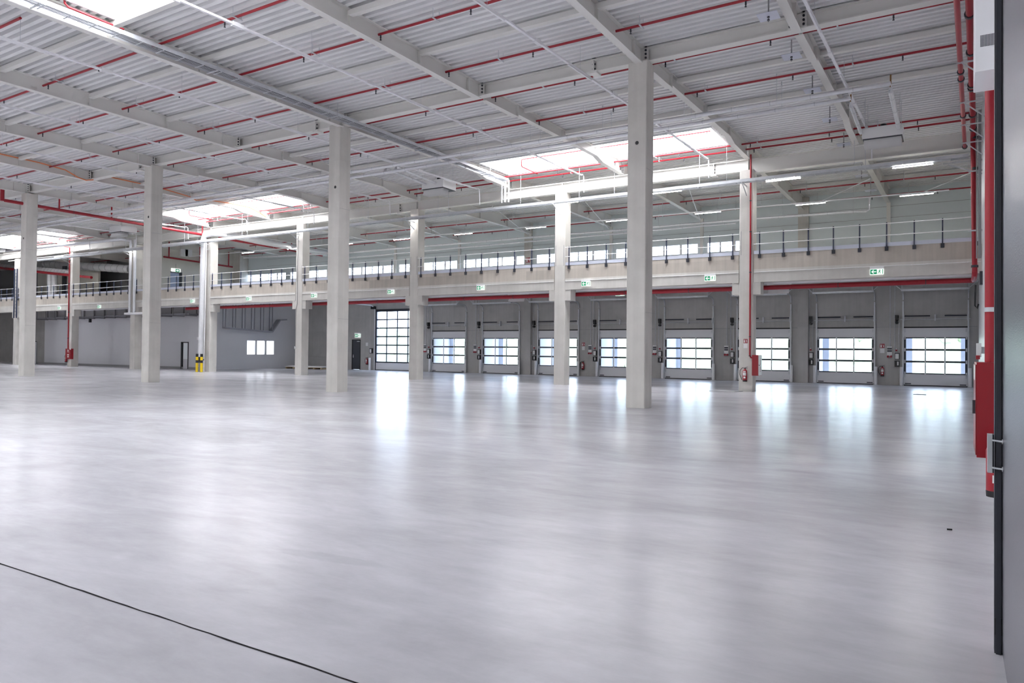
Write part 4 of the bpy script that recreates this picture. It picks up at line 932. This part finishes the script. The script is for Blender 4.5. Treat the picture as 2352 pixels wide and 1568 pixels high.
# vertical red pipe into the cabinet, white casing with vent above
xp = at(2274.5,600,'Y',7.75).x
o = pipe_run('riser_pipe', 'red vertical pipe above the large red cabinet at the right margin', 'sprinkler pipe', [(xp,7.75,zz1),(xp,7.75,4.0)], .044, 'red', 0)
zc = at(2278,711,'Y',7.75).z
k = MB(); k.tube([(xp,7.75,zc-.02),(xp,7.75,zc+.02)],.052,12); k.box((xp,7.74,zc-.015),(WX(7.75),7.76,zc+.015)); k.build('pipe_clamp','galv',o,True)
o = thing('sheet_metal_casing', 'white sheet metal casing with a perforated vent at the top right', 'casing', (.28,7.3,3.9), kind='thing'); CZ = at(2255,163,'Y',7.).z
box((.147,7.0,CZ),(WX(7.5),7.55,6.2)).build('body','whitemetal',o)
box((.142,7.01,CZ),(.148,7.54,6.2)).build('flange','trunk',o)
v = MB(); za, zb = at(2260,107,'Y',7.).z, at(2260,80,'Y',7.).z
n = 12; m = 9
for i in range(n):
    for j in range(m):
        xx = .178+.12*(i+.5)/n; z = za+(zb-za)*(j+.5)/m; v.box((xx-.0032,6.9985,z-.0042),(xx+.0032,7.001,z+.0042))
v.build('vent','dark',o)
# small equipment along the right wall
def wall_pt(px, py):
    """point of the inner face of the right wall on a sight line"""
    d = at(px,py,'Y',10.)-Vector((0,0,EYE)); k = (1.05-.34)/Y3; t = .34/(d.x-k*d.y); return Vector((0,0,EYE))+d*t
p = Vector((0.,24.,0)); xw = WX(24.)
q = at(2243,790,'Y',24.)
o = thing('wall_device', 'small pale box with a red corner on the right wall above the large red cabinet', 'wall box', (xw-.15,24.,q.z-.35))
xa, xb = at(2243,800,'Y',24.).x, at(2254,800,'Y',24.).x; za, zb = at(2243,820,'Y',24.).z, at(2243,788,'Y',24.).z
box((xa,23.9,za),(xb,24.3,zb)).build('case','cream',o); box((xa-.02,23.88,za-.06),(xa+.08,24.0,za+.05)).build('tag','red',o); box((xb,24.05,za+.1),(xw+.0,24.15,zb-.1)).build('bracket','galv',o)
c = MB()
for dx, r in ((.10,.03),(.17,.02),(.05,.025)): c.tube([(WX(30.)-dx,30.,5.0),(WX(30.)-dx,30.,10.2)], r, 6)
tag(c.build('cable_conduit','grey'), 'bundle of grey conduits on the right wall behind the red riser', 'conduit', 'conduits on the right wall')
z = at(2253,640,'Y',29.).z
o = thing('isolator_box', 'dark grey box with hanging cable on the right wall below the conduits', 'wall box', (WX(29.)-.15,29.,z-.6))
box((at(2250,640,'Y',29.).x,28.9,z-.2),(WX(29.),29.2,z+.25)).build('case','dark',o)
MB().tube([(WX(29.)-.2,29.,z-.2),(WX(29.)-.22,29.,z-.9),(WX(29.)-.16,29.,z-1.0),(WX(29.)-.12,29.,z-.85)],.03,6).build('cable','black',o,True)
# ------------------------------------------------------------------ partition room under the mezzanine
PX, PY = -47.4, 34.2
wz = (at(600,815,'X',PX).z, at(600,781,'X',PX).z); wy = [at(p,800,'X',PX).y for p in (566,587,589,609,611,630)]
mb = MB(); ys = [PY, wy[0], wy[1], wy[2], wy[3], wy[4], wy[5], Y3]
for i, (a, b) in enumerate(zip(ys, ys[1:])):
    if i in (1,3,5): mb.box((PX-.15,a,0),(PX,b,wz[0])); mb.box((PX-.15,a,wz[1]),(PX,b,5.3))
    else: mb.box((PX-.15,a,0),(PX,b,5.3))
tag(mb.build('wall_partition_side','partition'), 'white partition wall with a three part window under the mezzanine', 'wall', kind='structure')
o = thing('window_20', 'three part bright office window in the white partition wall', 'window', (PX,(wy[0]+wy[5])/2,wz[0]), kind='structure')
f = MB()
for a, b in ((wy[0],wy[1]),(wy[2],wy[3]),(wy[4],wy[5])):
    t = .05
    f.box((PX-.06,a,wz[0]),(PX+.01,b,wz[0]+t)); f.box((PX-.06,a,wz[1]-t),(PX+.01,b,wz[1])); f.box((PX-.06,a,wz[0]),(PX+.01,a+t,wz[1])); f.box((PX-.06,b-t,wz[0]),(PX+.01,b,wz[1]))
f.build('window_frame','whitemetal',o)
for a, b in ((wy[0],wy[1]),(wy[2],wy[3]),(wy[4],wy[5])): box((PX-.03,a,wz[0]),(PX-.024,b,wz[1])).build('pane','glass',o)
dx0, dx1 = at(415.5,840,'Y',PY).x, at(432.5,840,'Y',PY).x; dz = at(424,785,'Y',PY).z
w = wall_holes('wall_partition_front', -71.2, PX, 0, 5.3, [(dx0,dx1,0,dz)], PY, PY+.15, 'partition')
tag(w, 'long white partition wall under the mezzanine behind the left columns', 'wall', kind='structure')
o = thing('door_11', 'open office door with dark frame and white glazed leaf in the partition', 'door', ((dx0+dx1)/2,PY,0), kind='structure')
f = MB(); f.box((dx0,PY-.03,0),(dx0+.07,PY+.2,dz)); f.box((dx1-.07,PY-.03,0),(dx1,PY+.2,dz)); f.box((dx0,PY-.03,dz-.07),(dx1,PY+.2,dz)); f.build('door_frame','black',o)
l = MB(); xk = dx0+(dx1-dx0)*.32; l.box((dx0+.07,PY+.12,0),(xk,PY+.16,dz-.07)); l.build('door_side','black',o)
box((xk,PY-.02,0),(dx1-.07,PY+.02,.75)).build('leaf','partition',o); box((xk,PY-.02,.75),(dx1-.07,PY+.02,dz-.07)).build('glazing','frost',o)
dx0, dx1 = at(76,836,'Y',PY).x, at(84.5,836,'Y',PY).x; dz = at(80,783,'Y',PY).z
o = thing('door_12', 'flush white door with a dark frame beside the tall column at the left edge', 'door', ((dx0+dx1)/2,PY,0), kind='structure')
f = MB(); f.box((dx0,PY-.03,0),(dx0+.08,PY,dz)); f.box((dx1-.08,PY-.03,0),(dx1,PY,dz)); f.box((dx0,PY-.03,dz-.08),(dx1,PY,dz)); f.build('door_frame','dark',o); box((dx0+.08,PY-.012,0),(dx1-.08,PY,dz-.08)).build('leaf','partition',o)
tag(box((-71.2,PY-.012,0),(PX+.012,PY,.16)).build('baseboard_front','grey'), 'grey skirting along the white partition wall', 'skirting', kind='structure')
q = at(209,736,'Y',PY); tag(box((q.x-.10,PY-.15,q.z-.16),(q.x+.10,PY,q.z+.16)).build('motion_sensor','black'), 'small black sensor on the white partition wall', 'sensor')
# room floors, dim room interior light through the office window
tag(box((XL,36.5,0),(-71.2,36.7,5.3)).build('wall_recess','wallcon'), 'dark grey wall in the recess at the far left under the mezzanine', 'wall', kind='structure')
# flat ribbed duct over the partition
o = thing('cable_channel', 'grey cable channel with hanger frames over the long white partition wall', 'cable channel', (-58,PY-.7,4.0), kind='thing')
za = 4.05
d = MB(); d.box((-71,PY-1.0,za),(-48.4,PY-.92,za+.14)); d.box((-71,PY-.2,za),(-48.4,PY-.12,za+.14)); d.box((-71,PY-1.0,za),(-48.4,PY-.12,za+.02)); d.build('body','duct',o)
x = -70.5
while x < -48.4: q = MB(); q.box((x-.04,PY-1.04,za-.05),(x+.04,PY-.08,za)); q.box((x-.04,PY-1.04,za-.05),(x+.04,PY-.98,5.3)); q.box((x-.04,PY-.14,za-.05),(x+.04,PY-.08,5.3)); q.build('rib','grey',o); x += 1.55
o = thing('cable_channel', 'grey cable channel above the office window, rising at its right end', 'cable channel', (PX+.5,38,4.0), kind='thing')
A = at(515,752,'X',PX+.4); B = at(622,762,'X',PX+.4); C = at(640,735,'X',PX+.4); Dd = at(655,734,'X',PX+.4)
d = MB(); d.bar(A,B,.5,.10); d.bar(B,C,.5,.10); d.bar(C,Dd,.5,.10); d.build('body','duct',o)
r = MB()
for k in range(6): c = A.lerp(B,k/5.); r.box((c.x-.2,c.y-.03,c.z),(c.x-.14,c.y+.03,5.3)); r.box((c.x+.14,c.y-.03,c.z),(c.x+.2,c.y+.03,5.3))
r.build('rib','duct',o)
# pallets with boards
p = at(742,847,'Y',Y3-1.6)
for i, (px, lab) in enumerate([(683,'left'),(730,'right')]):
    x = at(px,846,'Y',Y3-1.9).x; o = thing('pallet', 'wooden pallet with grey boards on it at the dock wall, %s one of two' % lab, 'pallet', (x,Y3-1.9,0), 'pallets at the dock wall')
    d = MB()
    for k in range(5): d.box((x-.9,Y3-2.3+.2*k-.05,.12),(x+.9,Y3-2.3+.2*k+.05,.145))
    d.build('deck_board','wood',o); d = MB()
    for a in (-.82,0,.82): d.box((x+a-.07,Y3-2.35,0),(x+a+.07,Y3-1.45,.12))
    d.build('bearer','wood',o)
    d = MB()
    for k in range(3): d.box((x-1.1+.2*k,Y3-2.3,.146+.035*k),(x+.9+.1*k,Y3-1.5,.178+.035*k))
    tag(d.build('board_stack','cream'), 'flat stack of grey boards lying on the %s pallet' % lab, 'boards', 'board stacks')
tag(box((at(665,845,'Y',Y3).x+.56,Y3-.30,0),(at(760,845,'Y',Y3).x,Y3,.95)).build('wall_plinth','wallcon'), 'low concrete plinth at the foot of the dock wall behind the pallets', 'plinth', kind='structure')
tag(box((at(665,845,'Y',Y3).x-.25,Y3-.5,0),(at(665,845,'Y',Y3).x+.55,Y3-.02,4.6)).build('wall_pilaster','wallcon'), 'dark concrete pilaster at the right end of the white partition wall', 'pilaster', kind='thing')
# ------------------------------------------------------------------ pipes and bollards at the fifth and sixth columns
X = R2X[4]
o = thing('foil_wrapped_pipe', 'foil wrapped vertical pipe in front of the fifth mezzanine column', 'pipe', (X-CW-.1,Y2-.25,0))
xx = at(460,850,'Y',Y2-.25).x; t = MB(); pts = []; 
for k in range(46): z = .9+8.1*k/45; pts.append((xx+.16*min(1,(z-.9)/8),Y2-.25,z))
t.tube(pts,[.19+(.008 if k%2 else 0) for k in range(46)],12); t.build('jacket','foil',o,True)
t = MB(); t.tube([(xx,Y2-.25,0),(xx,Y2-.25,1.0)],.10,10); t.build('pipe','grey',o,True)
t = MB(); t.tube([(xx,Y2-.25,2.15),(xx,Y2-.25,2.35)],.26,12); t.tube([(xx,Y2-.25,.85),(xx,Y2-.25,1.0)],.22,12); t.build('collar','foil',o,True)
t = MB(); t.tube([(xx+.30,Y2-.2,0),(xx+.40,Y2-.2,8.9)],.035,6); t.build('drain_pipe','whitemetal',o)
t = MB(); zt2 = 9.1; t.tube([(xx+.16,Y2-.25,8.9),(xx+.3,Y2-.25,9.25),(xx+.9,Y2-.1,9.35),(xx+1.6,Y2+.4,9.3),(xx+1.6,Y2+3,9.2),(xx+1.6,Y3-.4,9.1)],.21,12); t.build('elbow_duct','foil',o,True)
for i, px in enumerate((452,462.5)):
    x = at(px,854,'Y',Y2-.9).x
    o = thing('safety_bollard', 'yellow and black striped bollard beside the foil wrapped pipe, %s one of two' % ['left','right'][i], 'bollard', (x,Y2-.9,0), 'yellow and black bollards')
    b = MB()
    for k, (za, zb, c) in enumerate([(0,.62,'yellow'),(.62,.80,'black'),(.80,1.02,'yellow'),(1.02,1.22,'black')]): b.tube([(x,Y2-.9,za),(x,Y2-.9,zb)],.085,14,c)
    b.build('post',None,o,True); box((x-.14,Y2-1.04,0),(x+.14,Y2-.76,.012)).build('base_plate','galv',o)
x = at(457.5,826,'Y',Y2-.6).x
o = thing('hose_reel', 'black hose reel between the two yellow bollards', 'hose reel', (x,Y2-.6,.75)); z = at(457.5,826,'Y',Y2-.6).z
MB().tube([(x,Y2-.66,z),(x,Y2-.54,z)],.20,18).build('drum','black',o,True); MB().tube([(x,Y2-.55,z),(x,Y2-.26,z)],.05,8).build('axle','dark',o)
o = thing('silver_pipe_pair', 'pair of silver vertical pipes in front of the sixth mezzanine column', 'pipe', (R2X[5]-.4,Y2-.2,4.2))
xa = at(299,640,'Y',Y2-.2).x; xb = at(309,640,'Y',Y2-.2).x
for x in (xa, xb): MB().tube([(x,Y2-.2,4.15),(x,Y2-.2,9.55)],.10,10).build('pipe','foil',o,True)
MB().tube([(xa-.6,Y2-.2,4.1),(xb+1.6,Y2-.2,4.1)],.09,8).build('cross_pipe','whitemetal',o,True)
MB().tube([(xa,Y2-.2,9.5),(xa-.4,Y2-.6,9.6),(-70,Y2-1.6,9.65)],.12,10).build('roof_run','foil',o,True)
# navy door leaf / ladder strip at the far left mezzanine
x = at(38,640,'Y',Y2-.1).x
o = thing('access_ladder', 'dark blue vertical ladder strip at the mezzanine behind the tall column at the left edge', 'ladder', (x,Y2-.15,4.0))
for d in (-.22,.22): box((x+d-.04,Y2-.2,4.05),(x+d+.04,Y2-.12,8.3)).build('side_rail','navy',o)
z = 4.3
while z < 8.2: box((x-.2,Y2-.17,z),(x+.2,Y2-.14,z+.03)).build('rung','navy',o); z += .3
# ------------------------------------------------------------------ rooms on the mezzanine at the left
BX = -55.4
tag(box((BX-.2,34.3,5.7),(BX,Y3,10.45)).build('wall_upper_side','beige'), 'beige panel wall on the mezzanine with the pale blue door', 'wall', kind='structure')
tag(box((BX-2.6,34.3,5.7),(BX-.2,34.5,10.45)).build('wall_upper_return','beige'), 'short beige return wall beside the silver vertical pipes', 'wall', kind='structure')
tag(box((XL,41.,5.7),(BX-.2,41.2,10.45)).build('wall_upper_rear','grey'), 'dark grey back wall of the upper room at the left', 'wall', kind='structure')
tag(box((-82,38.6,5.7),(-70.5,38.8,9.6)).build('wall_upper_plant','beige'), 'grey beige wall behind the vertical silver ducts', 'wall', kind='structure')
ya, yb = at(391,650,'X',BX).y, at(417,650,'X',BX).y; zt = at(404,627,'X',BX).z
o = thing('door_13', 'pale blue door with black frame on the mezzanine', 'door', (BX,(ya+yb)/2,5.7), kind='structure')
box((BX,ya,5.7),(BX+.03,yb-.25,zt)).build('leaf','blue',o); f = MB(); f.box((BX,yb-.25,5.7),(BX+.06,yb,zt)); f.box((BX,ya,zt),(BX+.06,yb,zt+.1)); f.build('door_frame','black',o)
p = at(405,621,'X',BX+.1); ox = thing('exit_sign', 'green lit exit sign above the pale blue door on the mezzanine', 'exit sign', (BX+.05,p.y,p.z-.15), 'green lit exit signs')
box((BX+.02,p.y-.42,p.z-.16),(BX+.06,p.y+.42,p.z+.16)).build('face','signwhite',ox)
g = MB(); g.box((BX+.061,p.y-.05,p.z-.12),(BX+.066,p.y+.32,p.z+.12)); g.build('green_field','green',ox); g = MB(); g.prism([(p.y+.28,p.z),(p.y+.12,p.z+.09),(p.y+.12,p.z+.03),(p.y-.0,p.z+.03),(p.y-.0,p.z-.03),(p.y+.12,p.z-.03),(p.y+.12,p.z-.09)],'X',BX+.067,BX+.07); g.build('arrow','signwhite',ox)
MB().tube([(BX+.04,p.y,p.z+.16),(BX+.04,p.y,8.6)],.015,5).build('conduit','grey',ox)
for i, px in enumerate((420,430)):
    p = at(px,581,'X',BX); tag(box((BX,p.y-.32,p.z-.30),(BX+.22,p.y+.32,p.z+.30)).build('junction_box','cream'), 'pale junction box high on the beige mezzanine wall, %s one' % ['left','right'][i], 'junction box', 'junction boxes')
a = at(376,589.5,'X',BX+.25); b = at(534,613,'X',BX+.25)
o = pipe_run('sprinkler_pipe', 'red pipe with two risers along the beige mezzanine wall', 'sprinkler pipe', [a,b], .07, 'red', 0)
for px, py in ((388,591),(459,602),(525,612)): c = at(px,py,'X',BX+.25); MB().tube([c,(c.x,c.y,c.z+1.3)],.05,7).build('riser','red',o,True)
tag(box((BX,Y3-.9,5.7),(BX+.9,Y3,10.4)).build('upper_pilaster','concrete'), 'concrete pilaster in the corner of the beige mezzanine wall', 'pilaster', kind='thing')
# ducts at the far left
def duct(name, lab, pts, r, m='foil', band=.6): return pipe_run(name, lab, 'duct', pts, r, m, band, 'silver spiral ducts')
dy = 35.
duct('spiral_duct', 'shiny horizontal spiral duct over the mezzanine at the far left', [at(-60,606,'Y',dy), at(40,615,'Y',dy), at(165,627,'Y',dy)], .28)
for i, px in enumerate((115,124.5)):
    c = at(px,650,'Y',dy); duct('spiral_duct', 'shiny vertical spiral duct at the far left, %s one of two' % ['left','right'][i], [(c.x,dy,5.7),(c.x,dy,at(px,626,'Y',dy).z)], .26)
duct('spiral_duct', 'shiny roof duct in the dark corner behind the far left hose cabinet column', [at(105,606,'Y',38.), at(300,618,'Y',38.)], .38, 'foil', 1.0)
c0, c1 = at(-40,611,'Y',dy-.6), at(210,637,'Y',dy-.6)
o = pipe_run('sprinkler_main_pipe', 'dark red main pipe below the shiny horizontal duct at the far left', 'sprinkler pipe', [c0,c1], .12, 'red', 2.)
tag(box((at(148,650,'Y',36.).x-.25,35.9,5.7),(at(148,650,'Y',36.).x+.25,36.1,9.2)).build('dark_post','dark'), 'dark vertical post right of the shiny vertical ducts', 'steel post', kind='thing')
# ------------------------------------------------------------------ little things on the floor
p = at(1668,898.5,'Z',0); m = MB()  # thin flat dark shape lying on the floor
m.prism([(p.x-.62,p.y-.35),(p.x+.45,p.y-.42),(p.x+.62,p.y+.30),(p.x-.40,p.y+.42)],'Z',0,.02)
tag(m.build('floor_patch','grey'), 'dark flat patch on the floor left of the hose cabinet column', 'floor plate')
p = at(2112,906,'Z',0); m = MB(); m.prism([(p.x-.22,p.y-.12),(p.x+.24,p.y-.05),(p.x+.2,p.y+.12),(p.x-.1,p.y+.16)],'Z',0,.02); tag(m.build('floor_patch','grey'), 'small dark flat piece on the floor before the rightmost loading door', 'floor plate')
p = at(2181,1217.5,'Z',0); m = MB(); m.tube([(p.x-.02,p.y,.008),(p.x+.02,p.y+.01,.008)],.008,6); tag(m.build('debris_scrap','black'), 'tiny black scrap on the open floor at right', 'scrap')
# ------------------------------------------------------------------ outside
tag(box((-120,Y3+.3,-1.3),(60,110,-1.2)).build('ground','ground'), 'pale yard outside the loading doors', 'ground', kind='structure')
for i, (x0, x1) in enumerate(DOOR):
    o = thing('dock_shelter', 'pale dock shelter side walls outside %s' % TB[i], 'dock shelter', ((x0+x1)/2,Y3+1.4,-1.2), 'dock shelters')
    box((x0-.16,Y3+.3,-1.2),(x0-.02,Y3+2.3,3.6)).build('side_wall','shelter',o); box((x1+.02,Y3+.3,-1.2),(x1+.16,Y3+2.3,3.6)).build('side_wall','shelter',o)
    for a, c in ((x0-.02,x0+.30),(x1-.28,x1+.02)): box((a,Y3+2.2,-1.2),(c,Y3+2.3,3.4)).build('side_flap','shelter',o)
    box((x0-.16,Y3+.3,3.4),(x1+.16,Y3+2.3,3.6)).build('canopy','shelter',o); box((x0-.02,Y3+.3,-1.2),(x1+.02,Y3+2.3,-.02)).build('platform','ground',o)
m = MB(); rnd = random.Random(5); n = 110
for k in range(n):
    x = -95+130*k/n; r = 1.6+rnd.random()*1.2; y = 78+rnd.random()*3
    for j in range(5):
        a = rnd.random()*6.28; c = Vector((x+math.cos(a)*.9,y+math.sin(a)*.8,-.6+j*1.1)); rr = r*(1.1-.14*j)
        pts = [(c.x,c.y,c.z-rr),(c.x,c.y,c.z-rr*.5),(c.x,c.y,c.z),(c.x,c.y,c.z+rr*.5),(c.x,c.y,c.z+rr*.95)]
        m.tube(pts,[rr*.5,rr*.9,rr,rr*.8,rr*.2],7)
tag(m.build('hedge','hedge',None,True), 'green hedge seen faintly through the loading door panes', 'hedge', kind='stuff')
# ------------------------------------------------------------------ daylight
W = bpy.data.worlds.new('overcast sky'); SC.world = W; W.use_nodes = True
bg = W.node_tree.nodes['Background']; bg.inputs[0].default_value = (.70,.82,1.0,1); bg.inputs[1].default_value = SKYV
def portal(x0, x1, z0, z1, y):
    l = bpy.data.lights.new('daylight_portal','AREA'); l.shape = 'RECTANGLE'; l.size = x1-x0; l.size_y = z1-z0; l.cycles.is_portal = True
    o = bpy.data.objects.new('daylight_portal', l); COL.objects.link(o); o.location = ((x0+x1)/2,y,(z0+z1)/2); o.rotation_euler = (-PI/2,0,0)
for x0, x1 in DOOR: portal(x0, x1, .6, 2.55, Y3+.28)
portal(TALL[0], TALL[1], .6, 4.7, Y3+.28)
for a, b in WIN: portal(a, b, WZ[0], WZ[1], Y3+.18)
# area light under the office ceiling, facing down, behind the partition window
l = bpy.data.lights.new('office_area_light','AREA'); l.shape = 'RECTANGLE'; l.size = 4; l.size_y = 2; l.energy = 900; l.color = (.9,.96,1)
o = bpy.data.objects.new('office_area_light', l); COL.objects.link(o); o.location = (-53,38.5,4.9); o.rotation_euler = (0,0,0)
# ------------------------------------------------------------------ render look
SC.view_settings.view_transform = 'Standard'; SC.view_settings.look = 'None'; SC.view_settings.gamma = 1; SC.view_settings.exposure = EXPO
try: SC.view_settings.use_curve_mapping = False
except Exception: pass
c = SC.cycles; c.use_denoising = True; c.max_bounces = 10; c.diffuse_bounces = 6; c.glossy_bounces = 4; c.transparent_max_bounces = 8; c.sample_clamp_indirect = 8
c.caustics_reflective = False; c.caustics_refractive = False
